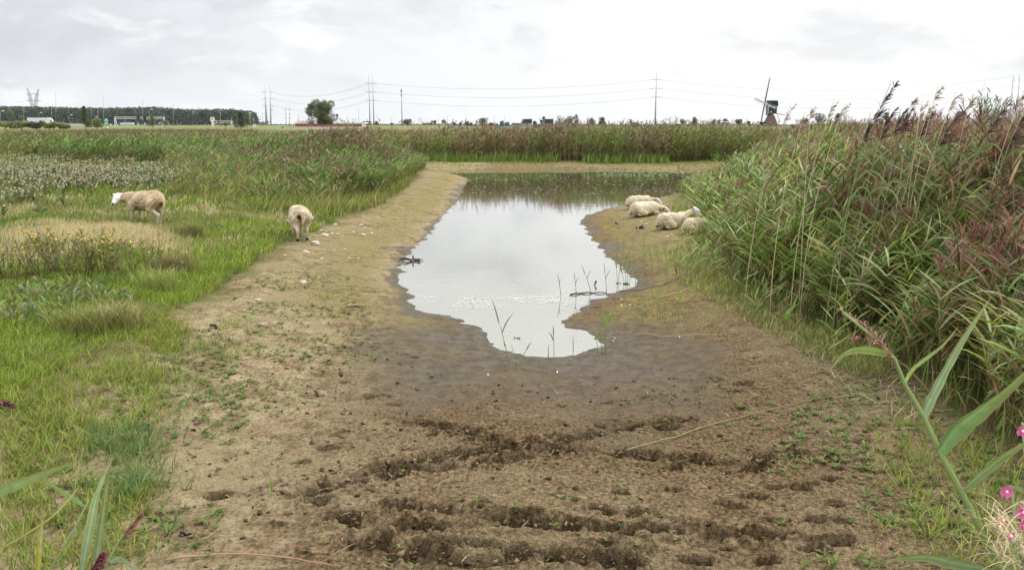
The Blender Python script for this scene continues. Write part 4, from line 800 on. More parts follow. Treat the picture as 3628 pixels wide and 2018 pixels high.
single_reed('single purple reed plume drooping in at the left edge above the grass', None, [np.array((-3.15, 4.0, .45)), g(-70,1080,4.0), g(-30,1018,4.0), g(5,1010,4.0)], [], [([g(-30,1016,4.0), g(0,1008,4.0), g(34,1024,4.0)], 60, .05, (.14, .06, .05))], (.004, .003))
single_reed('bare dark red reed panicle rising in front of the mud at lower right', None, [np.array((1.02, 1.95, .4)), g(2215,1440,2.0), g(2200,1370,2.0), g(2182,1280,2.02)], [], [([g(2205,1400,2.0), g(2195,1340,2.0), g(2182,1275,2.02)], 22, .03, (.22, .09, .08))], (.0022, .001))

PINK = pbr('pink_petal', (.66, .12, .38), .6, var=.05); CRM = pbr('cream_pistil', (.85, .8, .6), .6)
def willowherb():
    rng = np.random.default_rng(8); o = np.array((1.22, 1.66, .42)); t = thing('flowering_herb', 'leafy herb with bright pink flowers and straw coloured seed threads at the bottom right corner', 'plant', o)
    for tip, b in (((2572, 1062, 1.72), (.02, 0)), ((2545, 1225, 1.66), (-.02, -.03)), ((2540, 1330, 1.6), (-.05, -.06)), ((2590, 1190, 1.7), (.05, .02))):
        e = g(*tip); s0 = o + np.array((b[0], b[1], 0)); mid = (s0 + e) / 2 + np.array((.03, 0, .0)); stem_mb([s0, mid, e], .005, .0025).build('stem', STEM, t, o)
        for j in range(22):
            f_ = .3 + .7 * j / 22; p = s0 * (1 - f_) ** 2 + 2 * mid * f_ * (1 - f_) + e * f_ * f_; a = rng.random() * 6.28; L = .085 * (1.2 - .6 * f_); d = np.array((math.cos(a), math.sin(a), .5))
            nb = NB(); path_leaf(nb, [p, p + d * L * .5, p + d * L * .9 + np.array((0, 0, -.01))], .014, (.24, .34, .14), 5, tip=(.3, .38, .16)); nb.build('leaf', LEAF, t, o)
    for (x, y, Yd, r) in ((2570,1082,1.68,.016), (2530,1234,1.62,.017), (2572,1286,1.6,.02), (2522,1306,1.62,.009), (2512,1322,1.6,.006), (2575,1320,1.58,.014), (2541,1345,1.58,.011), (2565,1120,1.68,.008)):
        c = g(x, y, Yd); r *= .78; pm = MB()
        for k in range(4):
            a = k * 1.57 + .5; d = np.array((math.cos(a), -.35, math.sin(a))); s_ = np.array((-math.sin(a), 0, math.cos(a)))
            pm.add([c, c + d * r * .55 + s_ * r * .5, c + d * r * 1.05 + s_ * r * .36, c + d * r * .92, c + d * r * 1.05 - s_ * r * .36, c + d * r * .55 - s_ * r * .5], [(0, 1, 2, 3), (0, 3, 4, 5)])
        f = pm.build('flower', PINK, t, o); MB().ell(c + np.array((0, -.004, 0)), (.003, .004, .003), 6, 5).build('pistil', CRM, f, o)
    nb = NB(); n = 170; P = np.array([g(rng.uniform(2490, 2600), rng.uniform(1300, 1440), rng.uniform(1.5, 1.7)) for _ in range(n)])
    nb.add(*strips(P, 6.28 * rng.random(n), .4 + rng.random(n), 1.5 + 1.4 * rng.random(n), .05 + .06 * rng.random(n), .0016, 6, vcol(rng, n, ((.55, .42, .24), (.62, .52, .34), (.45, .36, .16))))); nb.build('seed_threads', DRYM, t, o)
    nb = NB(); n = 60; P = np.array([g(rng.uniform(2530, 2560), rng.uniform(1345, 1365), 1.6) for _ in range(n)]); nb.add(*strips(P, 6.28 * rng.random(n), rng.random(n) * 2, rng.random(n) * 3, .02, .001, 2, np.array([[.8, .74, .68]]).repeat(n, 0))); nb.build('seed_fluff', FLUFF, t, o)
willowherb()
# plumes standing out against the sky above the right-hand reeds
def sky_reed(px, py, Yd, kind, label, lean=.42, L=.42):
    tip = at(px, py, Yd); rng = np.random.default_rng(int(px + py)); bx = tip[0] - lean * rng.uniform(.7, 1.1); by = Yd + rng.uniform(-.15, .15); b = np.array((bx, by, hz1(bx, by)))
    H = tip[2] - b[2]; pts = []
    for s_ in np.linspace(0, 1, 8): pts.append(b + np.array(((tip[0] - bx) * s_ ** 2.2, (tip[1] - by) * s_, H * (s_ - .04 * s_ ** 3 * (1 - s_)))))
    pts = np.array(pts); pts[-1] = tip
    dark = kind == 'dark'; c = (.10, .055, .045) if dark else (.31, .23, .16); cl = ((.14, .20, .08), (.19, .26, .12))
    L = L * .72; k0 = 1 - L / H; q = lambda f: b + np.array(((tip[0] - bx) * f ** 2.2, (tip[1] - by) * f, H * f))
    lv = []
    if dark:
        for j in range(3): f = .5 + .14 * j; p = q(f); l = rng.uniform(.25, .38); a = rng.uniform(-.8, .8) + (math.pi if rng.random() < .25 else 0); d = np.array((math.cos(a), math.sin(a), 0)); lv.append(([p, p + d * l * .4 + np.array((0, 0, .13)), p + d * l * .8 + np.array((0, 0, .10)), p + d * l * 1.05 + np.array((0, 0, -.04))], .028, cl[j % 2]))
    ax = [q(k0), q((k0 + 1) / 2), tip + np.array((.06, 0, -.01))]
    single_reed(label, 'reed plumes against the sky', list(pts), lv, [(ax, 48 if dark else 20, .13 if dark else .09, c)], (.006, .003), STEM if dark else STEMD, 'reed', 'reed', rng)
for px, py, Yd, k, lab, le, L in (
  (3157,290,9.0,'dark','tallest reed of all, its loose dark plume rising high above the bed',.5,.62), (3085,400,9.3,'dark','reed with a heavy dark brown plume leaning just left of the tallest reed',.35,.5), (3152,385,9.0,'dark','dark reed plume hanging just below the tallest reed',.4,.45),
  (3192,384,9.6,'dark','dark pointed reed plume first to the right of the tallest reed',.3,.42), (3210,388,9.8,'dark','upright dark reed plume shaped like a bottle brush, second right of the tallest reed',.2,.36), (3285,402,10.,'dark','small curled dark reed plume low on the skyline left of the far mill',.35,.36), (3380,402,9.5,'dark','broad purple black reed plume pointing right toward the far mill',.6,.5), (3562,360,9.,'dark','big dark reed plume sweeping right beside the wispy willow',.6,.5), (3632,384,8.6,'dark','dark reed plume cut by the right edge of the view',.5,.5), (3600,440,9.2,'dark','low dark reed plume under the right edge plumes',.4,.4),
  (2957,350,10.5,'pale','tall pale old reed with a two tiered feathery plume left of the dark plumes',.45,.36), (2872,380,10.8,'pale','pale old reed with a stiff short plume right of the big windmill',.05,.2), (2851,397,10.6,'pale','pale old reed bowing to the right beside the stiff plume',.4,.3), (2993,366,10.4,'pale','thin pale old reed with a small hooked plume in the left group',.5,.24), (3232,348,10.,'pale','slender pale reed with a tiny flag shaped plume over the dark row',.1,.14), (3296,369,10.,'pale','pale reed with a small curled tuft left of the far mill',.35,.2), (3322,308,9.7,'pale','very tall pale reed whose tip folds over to the right',.25,.22), (3388,326,9.6,'pale','tall pale reed with a swept plume above the broad purple one',.45,.3), (3443,339,9.8,'pale','thin pale reed with a narrow bent tip just above the far mill',.3,.2), (3267,358,9.9,'pale','upright pale reed with a narrow spindle plume',.12,.34), (2804,364,11.,'pale','tall pale reed with a rusty tiered plume right beside the big windmill',.4,.4), (3628,321,9.,'pale','tall pale reed bending over the right edge',.4,.24)):
    sky_reed(px, py, Yd, k, lab, le, L)
# pale dead stalks standing in the reed bed
rng = np.random.default_rng(77)
# young shoots in mud and shallow water
def shoot(base, tip, label, nl=3, col=(.20, .34, .07), water=False, dark=False):
    b = atz(*base, 0) if water else gp(*base); t_ = at(*tip, b[1]); o = b; rng = np.random.default_rng(int(base[0] * 3 + tip[1])); H = np.linalg.norm(t_ - b)
    t = thing('reed_shoot', label, 'reed shoot', o, 'young reed shoots around the shallow end'); mid = (b * .5 + t_ * .5) + np.array((-.04 * (t_[0] - b[0]), 0, .02 * H))
    top = b + (t_ - b) * (.62 if nl else 1.0)
    c = tuple(np.array(col) * (.35 if dark else 1)); MB().tube([b - np.array((0, 0, .02)), b * .7 + mid * .3, mid * .8 + top * .2, top], [.0045, .004, .0035, .002], 5).build('stem', pbr('shoot_dark', (.05, .06, .03), .6) if dark else STEM, t, o)
    for j in range(nl):
        f = .5 + .5 * (j + 1) / nl; p = b + (top - b) * f; a = rng.uniform(0, 6.28) if j < nl - 1 else 0; L = H * .38; sp = .10 if j == nl - 1 else .42
        d = np.array((math.cos(a) * sp, math.sin(a) * sp, 1)); d /= np.linalg.norm(d)
        if j == nl - 1: d = (t_ - top) / (np.linalg.norm(t_ - top) + 1e-9); L = np.linalg.norm(t_ - top)
        nb = NB(); path_leaf(nb, [p, p + d * L * .5, p + d * L + np.array((d[0] * .2 * L, 0, -.1 * L * (j < nl - 1)))], .016 if not dark else .010, c, 5); nb.build('leaf', LEAF, t, o)
for a in (
  ((1805,1290), (1745,1055), 'tall curved shoot rising out of the water edge, tallest at the near tip', 2, (.16, .28, .07)), ((1798,1265), (1785,1205), 'short bright shoot at the near tip of the water', 1), ((1830,1295), (1810,1215), 'thin bare brown shoot just right of the curved tall one', 0, (.2, .2, .1)), ((1840,1288), (1880,1210), 'bare shoot leaning right at the near tip of the water', 1, (.18, .22, .12)),
  ((1942,1270), (1944,1220), 'short straight dark stalk at the bottom rim of the water', 0, (.1, .1, .05), True, True), ((1963,1257), (1960,1150), 'green shoot with one leaf standing in the near tip of the water', 2, (.22, .34, .10), True), ((2031,1240), (2030,1190), 'small dark stalk alone in the near pool', 0, (.1, .1, .05), True, True),
  ((1988,1048), (1975,965), 'leftmost of the dark stalks rising by the floating stick', 2, (.2, .25, .1), True, True), ((2042,1045), (2034,960), 'second dark stalk from the left by the floating stick', 2, (.2, .25, .1), True, True), ((2095,1037), (2060,935), 'dark stalk leaning left over the end of the floating stick', 2, (.2, .25, .1), True, True), ((2150,1040), (2140,928), 'dark forked stalk at the right end of the floating stick', 2, (.2, .25, .1), True, True),
  ((2145,1250), (2135,1052), 'bright broad leaved shoot at the right rim of the near pool, tallest on the mud', 4, (.20, .42, .06)), ((2118,1250), (2110,1170), 'small shoot at the left foot of the bright tall one', 1), ((2132,1252), (2128,1165), 'thin shoot pressed against the bright tall one', 1), ((2175,1185), (2170,1105), 'pale slim shoot behind the bright tall one', 2, (.28, .40, .12)),
  ((2275,1148), (2270,1045), 'slim shoot alone on grey mud right of the white flecks', 2, (.24, .40, .08)), ((2330,1130), (2325,1022), 'slender shoot on the mud with a narrow upright leaf', 2, (.24, .40, .08)), ((2347,1192), (2335,1142), 'short leafy shoot beside the curved twig', 3, (.28, .44, .08)), ((2385,1140), (2375,1058), 'faint thin shoot left of the tall one near the algae', 1, (.28, .36, .12)), ((2405,1140), (2404,1000), 'tall thin shoot at the edge of the yellow algae', 2, (.24, .38, .08)),
  ((2187,1003), (2183,880), 'shoot with side leaves on a black root clump in the water', 3, (.17, .30, .10), True), ((2190,1003), (2205,900), 'shoot leaning right off the smaller root clump', 3, (.19, .32, .09), True), ((2218,1007), (2207,832), 'tallest shoot on the larger black root clump', 3, (.16, .28, .09), True), ((2222,1007), (2230,905), 'mid height shoot on the larger root clump', 3, (.2, .33, .08), True), ((2228,1006), (2250,930), 'shoot leaning right off the larger root clump', 2, (.2, .33, .08), True), ((2212,1007), (2196,925), 'shoot leaning left off the larger root clump', 2, (.2, .33, .08), True),
  ((2252,985), (2255,905), 'short shoot on the bank just right of the root clumps', 2, (.26, .36, .10)), ((2285,975), (2280,812), 'very tall shoot on the bank in front of the sheep', 4, (.20, .36, .07)), ((2310,968), (2300,862), 'leafy shoot on the algae bank below the lying sheep', 3, (.2, .36, .07)), ((2335,965), (2328,862), 'second leafy shoot on the algae bank, right of the first', 3, (.2, .36, .07)), ((2362,958), (2360,845), 'tall shoot on the bank beside the grass tussocks', 3, (.2, .34, .08)), ((2395,950), (2385,880), 'short shoot under the nearest lying sheep', 2, (.24, .36, .08)), ((2430,985), (2440,900), 'shoot at the foot of the reeds below the sheep', 3, (.22, .36, .08)),
  ((963,1768), (958,1692), 'young green shoot alone on the brown mud at lower left', 4, (.15, .33, .06)), ((1686,1795), (1700,1748), 'stubby bright green shoot beside the trampled track', 4, (.17, .36, .06)), ((555,1960), (548,1925), 'short green shoot on the mud at the bottom left', 4, (.16, .30, .08))):
    shoot(*a)
DARKWOOD = pbr('wet_wood', (.045, .038, .03), .5, spec=.4); TWIG = pbr('pale_twig', (.36, .28, .17), .8, bump=.4); REEDST = pbr('fallen_reed', (.26, .21, .09), .7, scale=8, var=.5)
def twig(name, label, pts, r, mat, cat='twig', side=(), lift=.01, water=False):
    P = [(atz(*p, 0) if water else gp(*p)) + np.array((0, 0, lift + r)) for p in pts]
    Q = [];
    for i in range(len(P) - 1):
        for f in (0, .5): Q.append(P[i] * (1 - f) + P[i + 1] * f + np.array((0, 0, r * (.8 if f else 0))))
    Q.append(P[-1]); o = Q[0]; t = thing(name, label, cat, o); MB().tube(Q, [r * (1 - .5 * i / len(Q)) for i in range(len(Q))], 6).build('stem', mat, t, o)
    for (i, d, L) in side: MB().tube([Q[i], Q[i] + np.array(d) * L * .5, Q[i] + np.array(d) * L + np.array((0, 0, -.1 * L))], [r * .6, r * .5, r * .2], 5).build('side_shoot', mat, t, o)
twig('fallen_reed', 'long fallen reed stem lying across the brown mud at right', [(2190,1612),(2290,1580),(2400,1552),(2500,1515),(2620,1485),(2700,1462),(2800,1440),(2880,1420),(2960,1410),(3060,1402)], .006, REEDST, 'reed', [(12, (.6, .5, .2), .25), (16, (.8, -.3, .15), .3)])
twig('branch', 'long bare branch running from the grey mud up into the reeds at right', [(2195,1036),(2270,1030),(2350,1013),(2410,985),(2450,945)], .010, pbr('grey_branch', (.17, .135, .09), .9), 'branch', [(4, (.5, .6, .3), .3)])
twig('floating_stick', 'dark waterlogged stick lying in the water below the forked stalks', [(2020,1046),(2060,1041),(2100,1039),(2150,1040)], .014, DARKWOOD, 'stick', water=True, lift=-.004)
twig('twig', 'curved pale twig on the mud beside the short leafy shoot', [(2250,1190),(2290,1185),(2340,1197),(2400,1195),(2450,1189),(2560,1190)], .006, TWIG)
twig('fallen_reed', 'thin fallen reed with red joints along the bottom edge at left', [(590,1992),(700,1978),(850,1970),(1000,1982),(1100,1998),(1180,2012)], .006, STEMR, 'reed', [(9, (.8, .5, .4), .2)])
twig('stick', 'short bleached stick on the left bank above the yellow algae', [(1228,1089),(1255,1086),(1288,1088)], .018, TWIG, 'stick', lift=.0)
twig('stick', 'thin straight twig on the dry left bank', [(945,1250),(970,1263),(995,1277)], .007, TWIG, 'stick')
twig('twig', 'pale straw stem beside the yellow algae at right', [(2330,1058),(2400,1040),(2470,1010)], .005, pbr('straw', (.5, .46, .2), .7))
# dark weed clump and root clumps in the water
def clump(name, label, c, n, r, cat, arms=()):
    rng = np.random.default_rng(int(c[0])); p = atz(*c, 0); mb = MB(); t = thing(name, label, cat, p)
    for i in range(n): mb.ell(np.array((rng.normal(0, r * .6), rng.normal(0, r * .4), rng.uniform(0, r * .35))), (r * rng.uniform(.2, .5), r * rng.uniform(.2, .5), r * rng.uniform(.12, .3)), 7, 5, jit=.5, rng=rng, smooth=False)
    mb.build('clod', DARKWOOD, t)
    for a in arms: MB().tube([np.array((0, 0, .02)), np.array((a[0] * .6, a[1] * .6, a[2] + .03)), np.array(a)], [.018, .014, .006], 5).build('root', DARKWOOD, t)
clump('water_weed', 'black tangle of rotting weed in the water at the left shore', (1462,925), 8, .10, 'weed', [(-.26, -.03, .04), (-.3, .05, .01), (.2, .04, .01), (.02, 0, .09)])
clump('root_clump', 'smaller black root clump in the water under the green shoots', (2190,1004), 7, .035, 'roots', [])
clump('root_clump', 'larger black root clump in the water under the tallest green shoots', (2220,1006), 8, .042, 'roots', [])
clump('water_weed', 'tuft of dark leaves floating among the forked stalks', (2108,1010), 5, .022, 'weed', [(.03, 0, .05)])
clump('clod', 'small dark clod poking out of the near pool', (1836,1198), 5, .03, 'mud clod')
# stones, brick, dung, feathers
STONE = pbr('stone', (.52, .46, .37), .85, bump=.5, bscale=30, scale=14, var=.2)
def stone(px, py, w_, label, mat=STONE, name='stone', cat='stone', h=.6, group='stones on the left bank'):
    p = gp(px, py); s_ = w_ / FPX * np.hypot(p[1], CH) ; rng = np.random.default_rng(int(px * 7 + py)); mb = MB(); mb.ell((0, 0, s_ * h * .18), (s_ * .5, s_ * rng.uniform(.32, .45), s_ * h * .42), 8, 6, jit=.35, rng=rng, smooth=False)
    o = mb.build(name, mat, None, None, p); o.rotation_euler = (rng.uniform(-.2, .2), rng.uniform(-.2, .2), rng.uniform(-.5, .5)); tag(o, label, cat, group)
for a in ((1188,797,16,'pale stone at the right edge of the grass, above the row of slabs'), (1138,818,14,'small pale stone on the lawn right of the grazing sheep'), (1150,838,34,'flat pale slab just right of the grazing sheep'), (1118,865,36,'long flat slab half buried below the grazing sheep'), (1177,829,14,'left one of two small stones above the flat slab'), (1196,830,14,'right one of two small stones above the flat slab'), (1279,800,18,'stone at the top of the stony patch on the bank'), (1290,811,17,'whitish block in the stony patch, under the top stone'), (1287,834,20,'flat stone at the lower end of the stony patch'), (1316,827,14,'rightmost stone of the stony patch'), (1252,823,10,'small stone in the middle of the stony patch'), (1085,895,24,'wide low stone lying below the slabs near the grass'), (1184,887,10,'small white stone in the middle of the bank'), (1222,885,14,'white stone tilted beside the small white one'), (1133,898,9,'tiny pale stone right of the wide low one'), (1010,905,12,'small stone at the grass edge on the bank'), (1140,918,14,'brownish stone on the bank by the thin grass'), (1236,915,12,'bright white pebble nearer the algae'), (1270,916,10,'red brown pebble near the algae'), (1076,1003,28,'pitted grey stone alone in the middle of the bank'), (915,1065,22,'pale stone nearest the lawn on the dry bank'), (1023,984,9,'little pale stone above the pitted grey one'), (897,1194,10,'white pebble among grass tufts at left'), (805,1108,8,'tiny white pebble at the foot of the lawn'), (1098,842,8,'round white pebble at the hoof of the grazing sheep')):
    stone(*a)
stone(2842, 1122, 26, 'broken orange brick lying at the foot of the reeds', pbr('brick', (.46, .17, .10), .9, bump=.4), 'brick', 'brick', .7, None)
stone(2826, 1102, 20, 'dark mossy stone beside the broken brick', pbr('moss_stone', (.16, .14, .09), .9, bump=.5), 'stone', 'stone', .8, None)
for a in ((2272,785,9,'grey stone between the lying sheep and the water'), (2290,795,13,'pale stone at the rump of the sheep with raised head'), (2350,825,10,'small stone in front of the sheep with raised head'), (2365,840,14,'greenish stone on the bank under the nearest lying sheep'), (2380,832,10,'whitish stone beside the greenish one')): stone(*a, group='stones under the lying sheep')
DUNG = pbr('dung', (.02, .017, .014), .35, spec=.5)
def dung(px, py, label, n, r):
    p = gp(px, py); rng = np.random.default_rng(int(px)); mb = MB()
    for i in range(n): mb.ell((rng.normal(0, r * 1.1), rng.normal(0, r * .8), r * .5 + (r * .8 if i % 3 == 0 else 0)), (r * rng.uniform(.6, .9), r * .6, r * .55), 7, 5, jit=.2, rng=rng)
    tag(mb.build('dung', DUNG, None, None, p), label, 'dung', 'sheep droppings')
dung(652, 1896, 'shiny black sheep dropping on the mud at lower left', 9, .016); dung(428, 1478, 'dark dropping in the short grass, left of a pair', 6, .022); dung(515, 1467, 'dark dropping in the short grass, right of a pair', 6, .022); dung(768, 1160, 'black dropping on the dry bank near the lawn', 5, .03); dung(934, 900, 'small black dropping at the grass edge under the grazing sheep', 4, .03); dung(2270, 810, 'black dropping between the lying sheep and the water', 6, .045); dung(2183, 795, 'small black dropping on the algae beside the water', 4, .035)
FEA = pbr('feather', (.85, .84, .82), .9)
def feather(px, py, label, L):
    p = gp(px, py) + np.array((0, 0, .01)); rng = np.random.default_rng(int(px * py)); a = rng.uniform(0, 3); nb = MB(); d = np.array((math.cos(a), math.sin(a), .35)); s_ = np.array((-math.sin(a), math.cos(a), .2)); V = []; F = []
    for k, wd in enumerate((.05, .3, .38, .25, .03)): c = d * L * k / 4; V += [c - s_ * L * wd * .5, c + np.array((0, 0, L * .06)), c + s_ * L * wd * .5]
    for k in range(4): F += [(k * 3, k * 3 + 1, k * 3 + 4, k * 3 + 3), (k * 3 + 1, k * 3 + 2, k * 3 + 5, k * 3 + 4)]
    nb.add(V, F, True); tag(nb.build('feather', FEA, None, None, p), label, 'feather', 'white feathers on the mud')
for a in ((2204,1085,'largest white feather on the grey mud right of the pool',.045), (2230,1083,'white feather just right of the largest one',.03), (2202,1062,'white feather above the largest one near the water',.03), (2240,1045,'white feather nearest the bare branch',.025), (2182,1202,'white feather low on the mud right of the near pool',.035), (2172,1210,'small white feather touching the low one',.025), (1828,1283,'white feather at the near rim of the water',.025), (1975,1323,'upright white feather on the mud below the pool',.035), (1730,1332,'white feather on the mud left below the pool',.03), (2408,1198,'white feather by the curved twig',.03), (2160,1116,'small white feather left of the bright row',.025)): feather(*a)
# yellow-flowered herbs on the left lawn
YEL = pbr('yellow_petal', (.85, .62, .03), .6, var=.05)
def fleabane(px, py, H, label, nf, seed):
    rng = np.random.default_rng(seed); p = gp(px, py); t = thing('flowering_herb', label, 'plant', p, 'yellow flowering herbs on the left lawn'); lv = NB(); mb = MB(); fl = []
    for k in range(nf):
        a = rng.uniform(0, 6.28); r = .26 * math.sqrt(rng.random()); tip = np.array((r * math.cos(a) * 1.6, r * math.sin(a), H * rng.uniform(.75, 1.08))); b = tip * np.array((.35, .35, 0)); mb.tube([b, (b + tip) / 2 + np.array((0, 0, .03)), tip], [.004, .0035, .002], 4)
        m = 12; P = b[None] + (tip - b)[None] * rng.uniform(.05, .92, (m, 1)); lv.add(*strips(P, 6.28 * rng.random(m), .7, 1.6, .07 + .05 * rng.random(m), .022, 2, vcol(rng, m, ((.15, .20, .06), (.19, .22, .08), (.22, .17, .07))), roll=.4 * rng.standard_normal(m)))
        fl.append((tip, rng.random() < .62))
    mb.build('stems', pbr('herb_stem', (.20, .15, .07), .7), t); lv.build('leaves', GRASS, t)
    for tip, y in fl:
        f = MB(); r = .017 if y else .012; f.lathe([(.002, -.006), (r, .002), (r * .8, .006), (.002, .009)], tip, 8); f.build('flower' if y else 'seed_head', YEL if y else pbr('seed_brown', (.22, .12, .05), .8), t)
_herb = np.random.default_rng(44)
for i, (x, y, H, nf, lab) in enumerate(((20,705,.5,12,'yellow flowered herb at the left edge of the lawn clump'), (95,700,.58,16,'bushy yellow flowered herb near the left edge'), (150,690,.6,18,'yellow flowered herb with many open heads left of the tallest spike'), (205,700,.62,20,'yellow flowered herb in the middle of the clump, thick with flowers'), (262,695,.6,18,'yellow flowered herb right of the middle with flowers at its top'), (320,705,.6,16,'yellow flowered herb with brown seed heads toward the right'), (375,700,.55,12,'yellow flowered herb at the right end of the clump'), (430,705,.45,6,'brownish herb with few flowers beside the pale tussock'), (240,660,.55,12,'yellow flowered herb standing behind the clump in dry grass'), (120,655,.5,10,'low yellow flowered herb behind the left end of the clump'))): fleabane(x * K, y * K, H, lab, nf, 300 + i)
def broad_herb(x, y, label, seed, cols, n=110, r=.32, H=.26, L=.10, Wd=.028, name='leafy_herb'):
    rng = np.random.default_rng(seed); p = gp(x * K, y * K); a = 6.28 * rng.random(n); q = r * np.sqrt(rng.random(n)); P = np.column_stack([q * np.cos(a) * 1.5, q * np.sin(a), H * (1 - (q / r) ** 2 * .6) * rng.random(n) ** .6]); nb = NB()
    nb.add(*strips(P, 6.28 * rng.random(n), .5, 1.6, L * (.6 + .8 * rng.random(n)), Wd, 3, vcol(rng, n, cols), roll=.5 * rng.standard_normal(n))); t = thing(name, label, 'plant', p, 'leafy herbs on the left lawn'); nb.build('leaves', GRASS, t)
    MB().tube([(0, 0, -.02), (0, 0, H * .7)], [.012, .006], 5).build('stem', pbr('herb_stem', (.20, .15, .07), .7), t)
HB = ((.13, .21, .06), (.17, .24, .08), (.22, .28, .15), (.15, .18, .06), (.24, .2, .08))
for i, (x, y, lab) in enumerate(((40,765,'grey green leafy herb at the left edge below the yellow flowers'), (120,745,'silvery leafed herb under the left yellow flowers'), (190,755,'dark leafy herb in the shade of the yellow flowers'), (240,770,'low silver green herb right of the dark one'), (15,820,'dark leafy herb lowest at the left edge'), (95,800,'bushy leafy herb just below the silvery one'))): broad_herb(x, y, lab, 500 + i, HB)
for i, (x, y, lab, cl) in enumerate(((400,735,'pale yellow green grass tussock beside the herbs', ((.30, .36, .10), (.38, .38, .14), (.24, .32, .07))), (440,690,'brown dead tussock behind the pale one', ((.24, .17, .08), (.30, .22, .11), (.20, .18, .07))), (200,850,'ragged tussock on the lawn near the mud edge', OLIVE), (300,830,'green and straw tussock right of the ragged one', OLIVE + STRAW[:2]), (480,600,'olive tussock on the bank in front of the sheep', OLIVE))):
    rng = np.random.default_rng(700 + i); n = 420; p = gp(x * K, y * K); P = rng.standard_normal((n, 3)) * np.array((.13, .10, 0)); nb = NB(); nb.add(*strips(P, 6.28 * rng.random(n), .2, 1.4, .28 + .2 * rng.random(n), .007, 4, vcol(rng, n, cl), roll=.3 * rng.standard_normal(n))); t = nb.build('grass_tussock', GRASS, None, None, p); tag(t, lab, 'grass tussock', 'tussocks on the left lawn')
# ------------------------------------------------------------------ the far country: roads, masts, trees, mills, buildings
GALV = pbr('galvanised', (.34, .36, .37), .5, .3); WHT = pbr('white_paint', (.78, .78, .77), .6, var=.04); DGREY = pbr('dark_grey', (.07, .075, .085), .6); CONC = pbr('concrete', (.42, .40, .36), .9, scale=.6, var=.2); REDP = pbr('red_paint', (.45, .06, .05), .6); BLACK = pbr('black', (.015, .015, .018), .7)
PYL = pbr('pylon_paint', (.40, .42, .43), .6); WIRE = pbr('wire', (.22, .23, .24), .6); BARK = pbr('bark', (.13, .10, .07), .95); BLUE = pbr('blue_sign', (.02, .09, .45), .5); ORNG = pbr('orange_panel', (.75, .42, .28), .7); GLAS = pbr('dark_glass', (.03, .035, .04), .15, spec=.5)
def seg(mb, a, b, Y, wpx, n=5, taper=1.0):        # round bar between two photo points at depth Y, width in photo px
    r = wpx * Y / FPX / 2; return mb.tube([at(*a, Y), at(*b, Y)], [r, r * taper], n)
def grd(px, Y): x = at(px, 446, Y)[0]; return np.array((x, Y, hz1(x, Y)))
def rectbox(mb, x0, y0, x1, y1, Y, depth):
    a, b = at(x0, y1, Y), at(x1, y0, Y); return mb.box(((a[0] + b[0]) / 2, Y + depth / 2, (a[2] + b[2]) / 2), (abs(b[0] - a[0]), depth, abs(b[2] - a[2])))
# motorway on its low embankment
def road():
    mb = MB(); z = 3.1; prof = [(545, .3), (556, z - .1), (600, z - .1), (612, .3)]
    mb.prism(prof, 'x', -700, -40); mb.build('embankment', pbr('verge', (.16, .17, .06), .95, scale=.05, var=.3)).__setitem__('kind', 'structure')
    mb = MB(); mb.box((-370, 578, z + .0), (660, 36, .2)); o = mb.build('motorway', pbr('asphalt', (.06, .06, .062), .9)); o['kind'] = 'structure'
road()
def guard(label, x0, x1, y, Y):
    a, b = at(x0, y, Y), at(x1, y, Y); t = thing('guard_rail', label, 'guard rail', a); mb = MB(); mb.box(((a[0] + b[0]) / 2, Y, a[2] - .2), (b[0] - a[0], .12, .36)); mb.build('rail', GALV, t, a)
    for k in range(9): x = a[0] + (b[0] - a[0]) * (k + .5) / 9; MB().box((x, Y + .15, a[2] - .85), (.14, .1, 1.3)).build('post', GALV, t, a)
guard('steel guard rail along the motorway bridge beside the white lorry', 165, 300, 437, 556)
def parapet():
    t = thing('bridge', 'pale concrete motorway bridge side between the bushes and the tall tree at left', 'bridge', at(255, 453, 554)); o = np.array(t.location)
    mb = MB(); rectbox(mb, 205, 440, 300, 449, 553, 1.2); mb.build('parapet', pbr('pale_concrete', (.62, .56, .47), .9), t, o); mb = MB(); rectbox(mb, 200, 449, 300, 455, 554, 3); mb.build('beam', CONC, t, o)
parapet()
def lorry(label, x0, x1, ytop, ybot, Y, cargo, cab_side=1, cabf=.13):
    a = at((x0 + x1) / 2, ybot, Y); t = thing('lorry', label, 'lorry', a, 'lorries on the motorway'); o = a; w_ = abs(x1 - x0); xc = (x1 - w_ * cabf) if cab_side > 0 else (x0 + w_ * cabf); h = ybot - ytop
    mb = MB(); rectbox(mb, *( (x0, ytop, xc - 1, ybot - h * .18) if cab_side > 0 else (xc + 1, ytop, x1, ybot - h * .18)), Y, 2.5); mb.build('trailer', cargo, t, o)
    q = [at(xc, ybot - h * .12, Y), at(xc, ytop + h * .05, Y), at(xc + (x1 - xc) * .55 if cab_side > 0 else xc - (xc - x0) * .55, ytop + h * .15, Y), at(x1 if cab_side > 0 else x0, ytop + h * .6, Y), at(x1 if cab_side > 0 else x0, ybot - h * .12, Y)]
    MB().prism([(p[0], p[2]) for p in q], 'y', Y + .02, Y + 2.45).build('cab', WHT, t, o)
    c0, c1 = (xc + (x1 - xc) * .5, x1 - 1) if cab_side > 0 else (x0 + 1, xc - (xc - x0) * .5); mb = MB(); rectbox(mb, min(c0, c1), ytop + h * .38, max(c0, c1), ytop + h * .62, Y - .03, .05); mb.build('window', GLAS, t, o)
    for f in (.1, .2, .3, .82, .93): p = at(x0 + w_ * f, ybot - h * .06, Y); MB().tube([p - np.array((0, .02, 0)), p + np.array((0, 2.4, 0))], .5, 10).build('wheel', BLACK, t, o)
lorry('long white box lorry driving right above the bushes at far left', 97, 184, 417, 441, 572, WHT)
